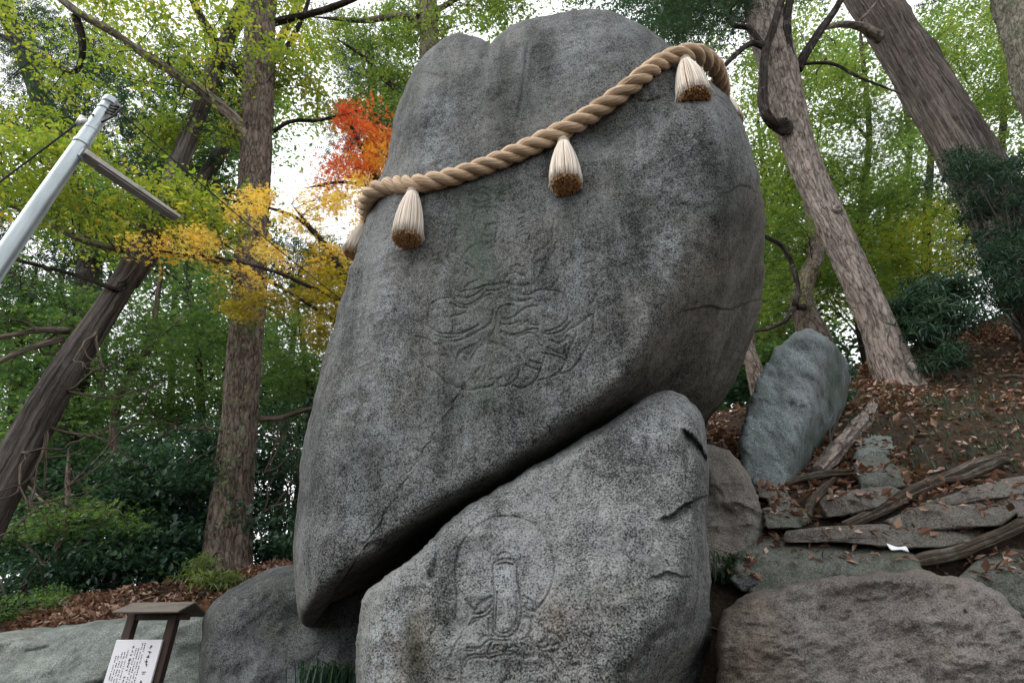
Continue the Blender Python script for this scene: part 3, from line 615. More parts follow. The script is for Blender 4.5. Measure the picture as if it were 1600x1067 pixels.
STONES = [
 ('slab', [(1150, 890), (1165, 862), (1195, 843), (1240, 834), (1300, 830), (1365, 846), (1420, 868), (1436, 893), (1420, 910), (1300, 925), (1180, 925)], (1290, 880), 'rock_moss', .7, 'wide mossy slab lying above the broad rough boulder', .5),
 ('slab', [(1235, 846), (1238, 830), (1290, 824), (1400, 819), (1480, 818), (1530, 827), (1525, 842), (1470, 853), (1420, 854), (1380, 852), (1320, 845)], (1400, 835), 'rock_step', .35, 'long grey slab directly behind the mossy slab', .45),
 ('slab', [(1388, 812), (1440, 792), (1500, 780), (1570, 774), (1592, 798), (1560, 819), (1470, 826), (1400, 824)], (1490, 803), 'rock_step', .4, 'brown slab with a level top between the two large roots', .45),
 ('stone_block', [(1283, 790), (1290, 775), (1330, 768), (1385, 762), (1404, 768), (1372, 792), (1330, 803), (1295, 806)], (1335, 785), 'rock_step', .3, 'lichen spotted block beside the lower end of the forked root', .35),
 ('stone_block', [(1193, 796), (1215, 793), (1250, 796), (1264, 810), (1250, 824), (1198, 824)], (1228, 809), 'rock_moss', .3, 'low green block next to the wedge shaped boulder', .35),
 ('stone_block', [(1183, 757), (1205, 754), (1228, 758), (1230, 774), (1205, 780), (1185, 776)], (1207, 767), 'rock_step', .2, 'flat grey block at the foot of the standing stone', .3),
 ('stone_block', [(1200, 778), (1225, 774), (1240, 784), (1232, 795), (1203, 796)], (1219, 786), 'rock_step', .2, 'small brown block wedged under the flat grey block', .3),
 ('stone', [(1337, 726), (1355, 716), (1385, 718), (1404, 735), (1412, 758), (1390, 768), (1345, 766)], (1372, 744), 'rock_moss', .4, 'rounded stone with a moss cap above the lichen spotted block', .4),
 ('stone', [(1335, 715), (1342, 692), (1365, 682), (1390, 684), (1395, 700), (1380, 718), (1350, 722)], (1364, 701), 'rock_ledge', .7, 'pale flat stone just uphill of the moss capped stone', .3),
 ('boulder', [(1500, 905), (1530, 878), (1570, 855), (1620, 835), (1700, 820), (1720, 930), (1660, 975), (1600, 960), (1545, 930)], (1610, 900), 'rock_moss', .55, 'sloping greenish boulder below the long fallen root', .6),
 ('slab', [(1445, 785), (1500, 768), (1560, 751), (1620, 742), (1640, 757), (1580, 776), (1510, 785), (1460, 796)], (1540, 770), 'rock_step', .4, 'narrow grey slab uphill of the brown slab', .35),
 ('slab', [(1575, 780), (1610, 762), (1660, 755), (1680, 790), (1640, 812), (1592, 806)], (1625, 783), 'rock_brown', .4, 'brown slab end sticking out beside the narrow grey slab', .35),
 ('stone', [(1140, 905), (1150, 885), (1175, 875), (1190, 890), (1185, 912), (1160, 922)], (1165, 898), 'rock_dark', .3, 'small dark stone in the gap beside the wedge shaped boulder', .3),
]
SLAB_LEAVES = []
for i, (nm, ol, ce, mt, kk, lb, th_) in enumerate(STONES):
    ol = [(ce[0] + (p[0] - ce[0]) * 1.07, ce[1] + (p[1] - ce[1]) * 1.16) for p in ol]
    vb = max(p[1] for p in ol); vt = min(p[1] for p in ol); hh = vb - vt
    g0 = gpt(ce[0], vb - 4, .22); brk = P(np.array(float(ce[0])), np.array(vt + hh * .52), np.array(g0[1]))
    def dep(u, v, brk=brk, kk=kk, i=i):
        a_ = plane_t(u, v, brk, .06, -.05); b_ = plane_t(u, v, brk, kk + .75, .08 * math.sin(i * 2.3))
        m_ = .03; return m_ * np.logaddexp(a_ / m_, b_ / m_)
    ob_, sf_ = boulder(nm, ol, ce, dep, M[mt], lb, 'boulder' if nm == 'boulder' else 'stone', N=46, thick=th_, edge_w=max(4, hh * .12), edge_d=.06, rough=.045, rscale=2.6, seed=40 + i, back=7, smooth_outline=False, ojit=2.2, facet=.03)
    us_ = np.array([p[0] for p in ol]); rl = np.random.default_rng(900 + i); nl_ = int(hh * 1.1)
    uu = ce[0] + rl.uniform(-.42, .42, nl_) * (us_.max() - us_.min()); vv = vt + hh * rl.uniform(.16, .5, nl_)
    SLAB_LEAVES.append(PT(uu, vv, sf_(uu, vv) - .012))

# ------------------------------------------------------------------ straw rope and tassels
k = NT('rope_straw'); uv = k.n('TexCoord').outputs['UV']
fib = k.noise(k.scaled(uv, (62, 2.5, 1)), 1.0, 4, .65)
c = k.ramp(fib, [(.32, (.22, .135, .075)), (.48, (.52, .375, .25)), (.68, (.70, .55, .41))])
big = k.noise(k.n('TexCoord').outputs['Object'], 3.0, 3)
c = k.mix(k.ramp(big, [(.4, 0.0), (.7, .5)]), c, k.mix(1.0, c, (1.1, 1.06, 1.0), 'MULTIPLY'))
M['rope'] = k.pbr(c, .75, k.bump(fib, 1.0, .012), spec=.2)
k = NT('tassel_straw'); t_ = k.n('Attribute', attribute_name='tint').outputs['Fac']
M['straw'] = k.pbr(k.ramp(t_, [(0, (.50, .42, .34)), (.5, (.74, .65, .56)), (1, (.82, .75, .67))]), .7, spec=.25)
k = NT('cut_straw'); t_ = k.n('Attribute', attribute_name='tint').outputs['Fac']
M['cut'] = k.pbr(k.ramp(t_, [(0, (.34, .17, .07)), (.5, (.60, .36, .18)), (1, (.76, .52, .29))]), .8, spec=.2)
RP = [(572, 322), (580, 301), (610, 291), (650, 288), (700, 278), (750, 262), (800, 242), (850, 219), (890, 199), (930, 174), (970, 146), (1005, 118), (1035, 97), (1062, 86), (1086, 84), (1106, 94), (1121, 113)]
RR_ = .090
ft = []
for (u, v) in RP:
    uu = np.array([np.clip(u, 592, 1e9)]); ft.append(float(up_surf(uu, np.array([float(v)]))[0]))
ft = np.array(ft) - RR_ * 1.05
ft[0] = ft[2] + .42; ft[1] = ft[2] + .13
for j_ in range(len(RP)):
    if RP[j_][0] > 1040: ft[j_] = ft[12] + (.0 if j_ == 12 else [0, .02, .10, .26, .50][j_ - 12])
front_pts = PT(np.array([p[0] for p in RP], float), np.array([p[1] for p in RP], float), ft)
# round the back of the boulder
bk = [(1128, 150, ft[-1] + .45), (1115, 190, ft[-1] + 1.2), (1000, 230, 7.6), (850, 270, 8.1), (720, 300, 7.9), (620, 330, 7.2), (582, 345, ft[0] + .55)]
back_pts = np.array([PT(np.array(a, float), np.array(b, float), np.array(c_, float)) for a, b, c_ in bk])
loop = np.vstack([front_pts, back_pts])
dense = catmull(loop, 4000, True)
seg = np.linalg.norm(np.diff(np.vstack([dense, dense[:1]]), axis=0), axis=1); s_ = np.concatenate([[0], np.cumsum(seg)])
NS = 900
si = np.linspace(0, s_[-1], NS, endpoint=False)
cl = np.stack([np.interp(si, s_, np.append(dense[:, a], dense[0, a])) for a in range(3)], -1)
t_, n_, b_ = frames(cl)
turns = round(s_[-1] / .47)
rope = empty('straw_rope', cl[0], 'thick twisted straw rope tied round the huge carved boulder', 'rope')
for q in range(3):
    ph = (si / s_[-1] * turns + q / 3) * 2 * math.pi
    sag = 1 + .05 * np.sin(si * 3.1)
    pc = cl + (.0475 * sag)[:, None] * (np.cos(ph)[:, None] * n_ + np.sin(ph)[:, None] * b_)
    v, f, tr, uv = tube_arrays(pc, .0448 + .002 * np.sin(si * 9 + q * 2), 14, lambda s, a, r: .03 * np.sin(a * 9 + s * 60) + .02 * vnoise(np.stack([s * 30, a * 3, s * 0], -1), 8), cap=False)
    fj = grid_faces(NS, 14, True)
    e = (NS - 1) * 14; j = np.arange(14)
    # twisted fibres run slantwise along each strand
    uv[:, 0] = np.tile(np.arange(14) / 14 * .32, NS) + uv[:, 1] * .35
    fmesh('strand', v, [fj[:, ::-1]], M['rope'], rope, None, True, uv)
mb = MB(); rs = np.random.default_rng(77)
for i in range(420):                            # broken straws standing off the rope
    j = int(rs.integers(0, NS)); an_ = rs.random() * 6.283; o_ = np.cos(an_) * n_[j] + np.sin(an_) * b_[j]
    p0 = cl[j] + o_ * .088; dd = t_[j] * rs.choice([-1, 1]) * rs.uniform(.4, 1.2) + o_ * rs.uniform(.1, .7) + np.array([0, 0, -.15]); dd /= np.linalg.norm(dd); l_ = rs.uniform(.02, .07)
    v_, f_, q_, u_ = tube_arrays(np.array([p0, p0 + dd * l_ * .5, p0 + dd * l_ + np.array([0, 0, -.25 * l_])]), np.array([.0014, .0012, .0008]), 3, None, False); mb.add(v_, f_)
tag(mb.build('loose_straw', M['rope'], rope), kind='stuff')
def straws(rs, n, r0, r1, L, jit, seg_, rad, inner):
    vv = []; ff = []; tt = []; nv = 0
    for i in range(n):
        a = rs.random() * 2 * math.pi; q = (math.sqrt(rs.random()) * .93) if inner else rs.uniform(.9, 1.0)
        l = L * (1 - rs.random() * jit) * (.965 if not inner else 1.0); ww = rs.normal() * .06
        f = np.linspace(.02, 1, seg_); bell = r0 + (r1 - r0) * np.sin(np.clip(f * 1.12, 0, 1) * math.pi / 2) ** .85
        aa = a + ww * f; rr = bell * q + rs.normal() * .003 * f
        p = np.stack([rr * np.cos(aa), rr * np.sin(aa), -l * f], -1)
        if not inner and rs.random() < .10: p[-1] += np.array([math.cos(a), math.sin(a), .35]) * rs.uniform(.004, .022)
        v, fa, tr, _ = tube_arrays(p, rad * rs.uniform(.7, 1.25), 4)
        vv.append(v); ff.append(fa + nv); tt.append(tr + nv); nv += len(v)
    tint = np.concatenate([np.full(len(v), rs.random()) for v in vv])
    return np.concatenate(vv), np.concatenate(ff), np.concatenate(tt), tint
TL = [((645, 300), (645, 378), 24, 'left', 'straw tassel hanging over the upper left of the carved deity'),
      ((880, 222), (888, 293), 25, 'mid', 'straw tassel hanging from the middle of the rope, right of the deity carving'),
      ((1070, 95), (1082, 160), 26, 'right', 'straw tassel hanging where the rope turns over the boulder shoulder'),
      ((577, 345), (553, 398), 22, 'edge', 'straw tassel half hidden behind the narrow edge of the huge boulder'),
      ((1128, 150), (1140, 195), 22, 'far', 'straw tassel almost wholly hidden behind the shoulder of the huge boulder')]
for i, (a, b, rp, w, lb) in enumerate(TL):
    if w == 'edge': t0 = ft[0] + .38
    elif w == 'far': t0 = ft[-1] + .75
    else:
        t0 = float(np.interp(a[0], [p[0] for p in RP], ft)) - .065
    if w == 'far': L = .5
    top = PT(np.array(a[0], float), np.array(a[1], float), np.array(t0))
    # length from the pixel of the lower end, hanging plumb at the same distance
    d = ray(b[0], b[1]); tb = top[1] / d[1]; L = max(.40, min(.62, top[2] - (CAM[2] + tb * d[2])))
    r1 = max(.105, min(.15, rp / F * tb))
    e = empty('straw_tassel', top, lb, 'tassel', 'straw tassels hung from the rope')
    rs = np.random.default_rng(100 + i)
    if w == 'edge': e.rotation_euler = (R(8), R(14), 0)
    v, f, tr, ti = straws(rs, 340, .042, r1, L, .06, 6, .0042, False)
    tag(fmesh('outer_straw', v + top, [f, tr], M['straw'], e, None, True, None, {'tint': ti}), kind='stuff')
    v, f, tr, ti = straws(rs, 460, .036, r1 * .97, L, .035, 3, .0064, True)
    tag(fmesh('inner_straw', v + top, [f, tr], M['cut'], e, None, True, None, {'tint': ti}), kind='stuff')
    mb = MB()
    for q in range(5):
        zz = .022 - q * .0115; rr = [.036, .046, .05, .051, .05][q]; a2 = np.linspace(0, 2 * math.pi, 30)
        mb.tube(np.stack([rr * np.cos(a2), rr * np.sin(a2), zz + 0 * a2], -1) + top, .0085, 6)
    mb.tube(np.array([[0, 0, .035], [0, 0, .0], [0, 0, -.05]]) + top, .042, 14)
    mb.build('collar', M['straw'], e)
    mb = MB(); mb.tube(np.array([[0, 0, .01], [0, .01, .06], [0, .06, .10]]) + top, .009, 6); mb.build('hanging_cord', M['rope'], e)

# ------------------------------------------------------------------ plants
TPL = {}
def _t(name, v, tris): TPL[name] = (np.array(v, float), np.array(tris))
_t('ovate', [(0, 0, 0), (.42, .27, .07), (1, 0, -.04), (.42, -.27, .07)], [(0, 2, 1), (0, 3, 2)])
_t('lance', [(0, 0, 0), (.35, .085, .02), (1, 0, -.16), (.35, -.085, .02)], [(0, 2, 1), (0, 3, 2)])
mv = []; mt = []
for i_, (an, ln) in enumerate([(-118, .62), (-60, .92), (0, 1.05), (60, .92), (118, .62)]):
    a_ = R(an); c_, s2 = math.cos(a_), math.sin(a_); wd = .15
    b0 = len(mv); mv += [(-.05 * c_ - wd * -s2, -.05 * s2 - wd * c_, 0), (ln * c_ * .5 + .22 * 0, ln * s2 * .5, .02), (ln * c_ * .55, ln * s2 * .55, -.06), (-.05 * c_ + wd * -s2, -.05 * s2 + wd * c_, 0)]
    mv[b0 + 1] = (.22 * c_ + wd * s2, .22 * s2 - wd * c_, .02); mv[b0 + 3] = (.22 * c_ - wd * s2, .22 * s2 + wd * c_, .02); mv[b0] = (0, 0, 0)
    del mv[b0:]; mv += [(.10 * c_ + .17 * s2, .10 * s2 - .17 * c_, 0), (ln * c_, ln * s2, -.08), (.10 * c_ - .17 * s2, .10 * s2 + .17 * c_, 0)]; mt += [(b0, b0 + 1, b0 + 2)]
_t('maple', [(x * .62, y * .62, z) for x, y, z in mv], mt)
nv_ = [(0, -.012, 0), (1, 0, -.1), (0, .012, 0)]; nt_ = [(0, 1, 2)]
for f_ in np.linspace(.15, .9, 5):
    for s2 in (-1, 1):
        b0 = len(nv_); ln = .34 * (1.05 - f_ * .75)
        nv_ += [(f_, 0, -.1 * f_), (f_ + .10, 0, -.1 * f_), (f_ + ln * .75, s2 * ln, -.1 * f_ - .06)]
        nt_.append((b0, b0 + 1, b0 + 2))
_t('needle', nv_, nt_)
def leaves(rs, pos, size, style, tilt=.5, azim=None, jit=.3):
    """mesh arrays of one leaf at every position"""
    tv, tf = TPL[style]; n = len(pos)
    az = rs.random(n) * 2 * math.pi if azim is None else azim + rs.normal(0, .6, n)
    ax = rs.normal(0, tilt, n); ay = rs.normal(0, tilt, n) + .15
    ca, sa = np.cos(az), np.sin(az); cx, sx = np.cos(ax), np.sin(ax); cy, sy = np.cos(ay), np.sin(ay)
    sz = size * (1 + jit * rs.normal(0, 1, n)).clip(.45, 1.7)
    v = tv[None] * sz[:, None, None]
    x, y, z = v[..., 0], v[..., 1], v[..., 2]
    y, z = y * cx[:, None] - z * sx[:, None], y * sx[:, None] + z * cx[:, None]
    x, z = x * cy[:, None] + z * sy[:, None], -x * sy[:, None] + z * cy[:, None]
    x, y = x * ca[:, None] - y * sa[:, None], x * sa[:, None] + y * ca[:, None]
    V = np.stack([x, y, z], -1) + pos[:, None]
    Fc = tf[None] + (np.arange(n) * len(tv))[:, None, None]
    return V.reshape(-1, 3), Fc.reshape(-1, 3), len(tv)
def ell(rs, n, cu, cv, ru, rv, D0, D1):
    a = rs.random(n) * 2 * math.pi; r = np.sqrt(rs.random(n))
    return P(cu + ru * r * np.cos(a), cv + rv * r * np.sin(a), rs.uniform(D0, D1, n))
LEAF = 1.5
def crown(tree, rs, cl, rad, sprays, per, size, style, mat, flat=.35, tilt=.45, skel=None, name='crown', twig_r=.008, maxd=5.0, tbias=0.0):
    """leaf sprays on twigs round the clump centres cl"""
    n = len(cl); rads = rad * rs.uniform(.7, 1.3, n)
    o = rs.normal(0, .5, (n, sprays, 3)); o[..., 2] *= max(flat, .45)
    scn = cl[:, None] + o * rads[:, None, None]
    q = rs.normal(0, .34, (n, sprays, per, 3)); q[..., 2] *= flat
    q[..., 2] -= .18 * np.hypot(q[..., 0], q[..., 1])
    size = size * LEAF; pos = (scn[:, :, None] + q * rads[:, None, None, None]).reshape(-1, 3)
    V, Fc, k_ = leaves(rs, pos, size, style, tilt)
    clt = np.repeat(rs.normal(0, .16, (n, sprays)), per).reshape(-1)
    ti = np.clip(.45 + clt + rs.normal(0, .22, len(pos)) + tbias, 0, 1)
    fmesh(name, V, [Fc], mat, tree, None, False, None, {'tint': np.repeat(ti, k_)})
    mb = MB(); sk = None if skel is None else np.vstack(skel)
    for i in range(n):
        c0 = cl[i]
        if sk is not None:
            dd = np.linalg.norm(sk - c0, axis=1) + np.where(sk[:, 2] > c0[2] + .3, 1.5, 0); jn = int(np.argmin(dd))
            if dd[jn] < maxd:
                a0 = sk[jn]; md = (a0 + c0) / 2 + rs.normal(0, .10, 3) * dd[jn] + np.array([0, 0, .08 * dd[jn]])
                mb.tube(catmull([a0, md, c0], 7), np.linspace(twig_r * (1 + .35 * dd[jn]), twig_r * .7, 7), 4)
        for s2 in range(sprays if size < .2 else 0):
            e0 = scn[i, s2]; md = (c0 + e0) / 2 + rs.normal(0, .05, 3)
            v_, f_, t_2, u_ = tube_arrays(np.array([c0, md, e0]), np.array([twig_r * .7, twig_r * .5, twig_r * .25]), 3, None, False); mb.add(v_, f_)
    tw = mb.build('twigs', M['twig'], tree); tw['kind'] = 'stuff'
def pxpath(pts):
    """(u, v, D, radius in pixels) -> dense 3-D path and radii"""
    a = np.array(pts, float); p = P(a[:, 0], a[:, 1], a[:, 2]); t = (p[:, 1]) / ray(a[:, 0], a[:, 1])[:, 1]
    return p, a[:, 3] * t / F
def trunk(tree, pts, mat, name='trunk', seg=28, down=None, wob=.10, flare=0.0, step=.09, us=3.0, relief=None):
    p, r = pxpath(pts)
    if down is not None:                       # carry the trunk on to the ground below the lowest point seen
        dv_ = (p[0] - p[1]) / np.linalg.norm(p[0] - p[1]); dv_ = .5 * dv_ + np.array([0, 0, -.6]); g = p[0].copy(); ls_ = 0
        while (g[2] > float(terrain(g[0], g[1])) - .25 and ls_ < 25) or ls_ < .3: g = g + dv_ * .15; ls_ += .15
        p = np.vstack([g, p]); r = np.concatenate([[r[0] * (1.08 + flare)], r])
    tip = p[-1] + (p[-1] - p[-2]) / np.linalg.norm(p[-1] - p[-2]) * r[-1] * 14      # runs out into a leader
    p = np.vstack([p, tip]); r = np.concatenate([r, [r[-1] * .15]])
    L = np.linalg.norm(np.diff(p, axis=0), axis=1).sum(); n = max(8, int(L / step))
    q = catmull(np.column_stack([p, r]), n); p2, r2 = q[:, :3], np.maximum(q[:, 3], .004)
    sd = int(abs(p[0, 0] * 100)) % 97
    fs = lambda s, a, rr: wob * fbm(np.stack([np.cos(a) * us, np.sin(a) * us, s * .9], -1) + sd, 4, sd) + wob * .35 * vnoise(np.stack([np.cos(a) * us * 4, np.sin(a) * us * 4, s * 3.0], -1) + sd, sd)
    f0_ = fs
    if relief:                                 # ridges and fissures of the bark: (depth m, ridges round, stretch)
        dp, nr, ls = relief
        def fs(s_, a_, rr):
            q = np.stack([np.cos(a_) * nr, np.sin(a_) * nr, s_ * ls], -1) + sd
            q = q + .35 * vnoise(q * .7 + 9, sd)[..., None]
            return f0_(s_, a_, rr) + dp / rr * (1 - 2.2 * abs(vnoise(q, sd + 3)) + .5 * vnoise(q * 2.3, sd + 6))
    v, f, tr, uv = tube_arrays(p2, r2, seg, fs)
    fmesh(name, v, [f, tr], mat, tree, None, True, uv)
    return p2
def limb(tree, pts, mat, name='branch', seg=10): return trunk(tree, pts, mat, name, seg, None, .16, 0, .10, 1.2)
def tree_at(name, u, v, D, label, group=None, z=None):
    p = P(np.array(float(u)), np.array(float(v)), np.array(float(D))); zz = float(terrain(p[0], p[1])) if z is None else z
    return empty(name, (p[0], p[1], zz), label, 'tree', group)
def bare(tree, start, n, rs, L=1.2, r=.02, mat='bark_bare', dirv=(1, 0, -.4)):
    """gnarled leafless boughs"""
    for i in range(n):
        mb = MB()
        def grow(p, d, l, rr, dep):
            pts = [p]; dd = d
            for s2 in range(6):
                dd = dd + rs.normal(0, .28, 3); dd /= np.linalg.norm(dd); p = p + dd * l / 6; pts.append(p)
                if dep < 2 and s2 > 1 and rs.random() < .5: grow(p, dd + rs.normal(0, .6, 3), l * .55, rr * .55, dep + 1)
            mb.tube(catmull(pts, 14), np.linspace(rr, rr * .35, 14), 6)
        d0 = np.array(dirv, float) + rs.normal(0, .3, 3); grow(np.array(start, float), d0 / np.linalg.norm(d0), L * rs.uniform(.7, 1.2), r, 0)
        mb.build('bare_branch', M[mat], tree)
def rs_(s): return np.random.default_rng(s)
# --- left: tall grey tree with yellow-green leaves
T = tree_at('broadleaf_tree', 360, 900, 10, 'tall straight grey barked tree with yellow green leaves and ivy on its trunk')
skA = [trunk(T, [(355, 905, 10, 37.8), (362, 800, 9.9, 31), (375, 650, 9.7, 25.8), (388, 480, 9.4, 24.1), (396, 330, 9.0, 22.4), (402, 180, 8.4, 21.5), (406, 60, 7.9, 21.5), (408, -60, 7.3, 20.6), (412, -300, 6.3, 17.2), (415, -520, 5.8, 10.3)], M['bark_grey'], down=.9, flare=.35, wob=.09, seg=56, step=.075, relief=(.018, 6, 3.2))]
skA.append(limb(T, [(392, 242, 8.7, 9), (372, 195, 8.2, 9), (335, 158, 7.9, 7.5), (285, 122, 7.6, 7), (230, 88, 7.3, 6.5), (175, 50, 7.0, 6), (120, 18, 6.8, 5.5), (60, -30, 6.6, 5), (-40, -90, 6.3, 4)], M['bark_pink']))
skA.append(limb(T, [(392, 135, 8.2, 8), (365, 105, 8.0, 7.5), (345, 78, 7.9, 7), (325, 45, 7.7, 6.5), (305, 10, 7.5, 6), (290, -40, 7.2, 5)], M['bark_dark']))
skA.append(limb(T, [(385, 415, 9.2, 7), (345, 408, 8.9, 6.5), (290, 398, 8.7, 6), (220, 392, 8.4, 6), (150, 382, 8.2, 5.5), (100, 362, 8.0, 5), (50, 335, 7.8, 5), (0, 312, 7.6, 4.5), (-80, 280, 7.4, 4)], M['bark_pink']))
skA.append(limb(T, [(412, 110, 8.2, 5), (440, 85, 8.0, 4), (462, 50, 7.8, 3.5), (478, 15, 7.6, 3), (490, -30, 7.4, 2.5)], M['bark_dark']))
skA.append(limb(T, [(412, 40, 7.9, 6), (450, 30, 7.7, 5.5), (500, 18, 7.5, 5), (560, -5, 7.2, 4), (620, -40, 7, 3)], M['bark_dark']))
limb(T, [(408, 655, 9.6, 5), (440, 652, 9.4, 4.5), (470, 642, 9.3, 4), (505, 635, 9.2, 3.5)], M['bark_bare'])
limb(T, [(420, 210, 8.6, 3.5), (455, 190, 8.5, 3), (500, 188, 8.4, 2.6), (550, 175, 8.3, 2)], M['bark_dark'])
skA.append(limb(T, [(118, 25, 6.9, 5.5), (128, 60, 7.1, 5), (126, 95, 7.3, 4.5), (110, 112, 7.5, 4), (60, 85, 7.7, 4), (0, 55, 7.9, 3.5), (-60, 30, 8.0, 3)], M['bark_dark']))
r1 = rs_(10)
for (u_, v_, D_, n__, L_, dv) in [(352, 675, 9.5, 3, 1.0, (-.9, -.3, .1)), (412, 740, 9.6, 3, 1.0, (.8, -.3, .3)), (415, 800, 9.7, 3, .9, (.8, -.2, .6)), (350, 690, 9.5, 2, .8, (-.6, -.3, -.6))]:
    bare(T, P(np.array(float(u_)), np.array(float(v_)), np.array(D_)), n__, r1, L_, .016, 'bark_bare', dv)
r1 = rs_(11)
cA = np.vstack([ell(r1, 26, 60, 240, 130, 110, 6.2, 8.8), ell(r1, 20, 190, 50, 200, 80, 6.5, 9), ell(r1, 16, 420, 50, 110, 80, 6.8, 9), ell(r1, 16, 480, 130, 60, 110, 8, 10), ell(r1, 20, 190, 330, 150, 60, 6.8, 9), ell(r1, 10, 300, 200, 90, 70, 8, 10), ell(r1, 14, 100, -60, 260, 90, 6, 9)])
crown(T, r1, cA, .58, 5, 46, .062, 'ovate', M['lf_lime'], skel=skA, tilt=.5)
r1 = rs_(12); iv = ell(r1, 26, 385, 500, 10, 24, 9.15, 9.3); iv2 = np.vstack([ell(r1, 10, 350 + k_ * 6, 780 - k_ * 55, 26, 35, 9.3 - k_ * .03, 9.6 - k_ * .03) for k_ in range(7)])
pos = np.vstack([iv, iv2]); pos = np.repeat(pos, 9, 0) + r1.normal(0, .09, (len(pos) * 9, 3)) * np.array([1, .3, 1.2])
V_, F_, k_ = leaves(r1, pos, .055, 'ovate', 1.0); tag(fmesh('ivy', V_, [F_], M['lf_green'], T, None, False, None, {'tint': np.repeat(r1.random(len(pos)), k_)}), kind='stuff')
# --- left: leaning forked cedar
T = tree_at('cedar_tree', -60, 880, 7.6, 'leaning cedar with dark fibrous bark, forked trunk and bare broken boughs')
skB = [trunk(T, [(-30, 830, 7.6, 29.1), (20, 730, 7.6, 26.9), (70, 635, 7.6, 24.1), (130, 540, 7.7, 20.2), (190, 445, 7.9, 17.4), (228, 375, 8.0, 15.7), (262, 300, 8.1, 14), (292, 220, 8.2, 12.9), (325, 140, 8.2, 11.8), (365, 40, 8.2, 10.6), (420, -80, 8.2, 8.96), (480, -220, 8.2, 6.16)], M['bark_cedar'], down=1.6, flare=.3, wob=.07, us=3, seg=56, step=.09, relief=(.012, 8, .6))]
skB.append(trunk(T, [(200, 440, 7.95, 14.9), (245, 385, 8.3, 11.8), (290, 320, 8.6, 10.5), (330, 262, 8.9, 9.3), (365, 205, 9.2, 8.06), (410, 120, 9.5, 6.82), (470, 0, 9.7, 4.96)], M['bark_cedar'], name='second_trunk', wob=.07, us=3, seg=36, step=.1, relief=(.016, 6, .6)))
r1 = rs_(21)
for (u, v, n, L, dv) in [(70, 665, 3, 1.5, (.8, -.2, -.5)), (40, 705, 3, 1.3, (.5, -.3, -.7)), (105, 610, 2, 1.3, (.9, -.1, -.2)), (150, 520, 2, 1.1, (.9, 0, -.25)), (110, 515, 3, 1.3, (-.9, -.2, .1)), (185, 440, 1, .9, (.8, 0, -.3))]:
    bare(T, P(np.array(float(u)), np.array(float(v)), np.array(7.6)), n, r1, L, .024, 'bark_bare', dv)
for (a, b, c_, d_) in [((110, 518), (70, 515), (35, 520), (-40, 535)), ((100, 530), (60, 540), (20, 555), (-50, 590))]:
    limb(T, [(a[0], a[1], 7.7, 5), (b[0], b[1], 7.5, 4.5), (c_[0], c_[1], 7.3, 4), (d_[0], d_[1], 7.0, 3)], M['bark_bare'])
limb(T, [(205, 430, 7.9, 5), (185, 452, 7.7, 4), (150, 440, 7.5, 3.5), (100, 425, 7.4, 3), (40, 410, 7.2, 2.5)], M['bark_dark'])
cB = np.vstack([ell(r1, 16, 300, 290, 60, 70, 8.8, 10), ell(r1, 14, 90, 130, 90, 90, 9, 11), ell(r1, 10, 330, 100, 60, 80, 8.8, 10)])
crown(T, r1, cB, .7, 6, 16, .17, 'needle', M['lf_con'], skel=skB, tilt=.5)
# --- far left conifer
T = tree_at('conifer_tree', 110, 600, 13, 'dark conifer with a slim trunk, seen between the cedar and the lamp pole')
skD = [trunk(T, [(140, 420, 13, 16), (100, 260, 13, 13), (62, 155, 13, 12), (40, 95, 13, 11), (5, 10, 13, 10), (-40, -100, 13, 8)], M['bark_dark'], down=6, step=.2)]
r1 = rs_(31); cD = np.vstack([ell(r1, 30, 70, 90, 120, 120, 12, 14.5), ell(r1, 20, 200, 190, 110, 90, 12, 14.5), ell(r1, 22, 60, 400, 110, 120, 12, 15)])
crown(T, r1, cD, .95, 6, 18, .22, 'needle', M['lf_con'], skel=skD, tilt=.5)
# --- centre: light green tree behind the boulder
T = tree_at('broadleaf_tree', 700, 620, 10, 'light green tree rising behind the notched top of the huge boulder')
skC = [trunk(T, [(690, 500, 9.8, 22), (680, 300, 9.6, 18), (672, 120, 9.4, 15), (668, -40, 9.2, 12)], M['bark_grey'], down=5, step=.15)]
skC.append(limb(T, [(668, 60, 9.3, 6), (640, 28, 9.1, 5.5), (605, 28, 9.0, 5), (570, 33, 8.9, 4), (530, 30, 8.8, 3)], M['bark_grey']))
skC.append(limb(T, [(650, 25, 9.2, 5), (690, 12, 9.1, 4.5), (720, -5, 9.0, 4), (800, -30, 9, 3)], M['bark_grey']))
skC.append(limb(T, [(672, 140, 9.4, 5), (620, 140, 9.3, 4), (570, 90, 9.2, 3), (540, 70, 9.2, 2)], M['bark_dark']))
r1 = rs_(41); cC = np.vstack([ell(r1, 34, 600, 80, 75, 85, 8.4, 10.5), ell(r1, 14, 640, 170, 40, 60, 8.6, 10), ell(r1, 20, 700, 5, 130, 45, 8.4, 10.5), ell(r1, 14, 820, -10, 90, 30, 8.4, 10)])
crown(T, r1, cC, .5, 5, 32, .062, 'ovate', M['lf_lime2'], skel=skC, tbias=.12)
# --- dark conifer behind it
T = tree_at('conifer_tree', 580, 560, 15, 'dark blue green conifer behind the red maple')
skE = [trunk(T, [(590, 430, 15, 10), (585, 250, 15, 8), (580, 100, 15, 6)], M['bark_dark'], down=7, step=.25)]
r1 = rs_(51); crown(T, r1, np.vstack([ell(r1, 22, 590, 190, 45, 80, 14, 16), ell(r1, 12, 500, 420, 40, 50, 14, 16), ell(r1, 10, 560, 60, 60, 60, 14, 16)]), .9, 6, 18, .22, 'needle', M['lf_con'], skel=skE)
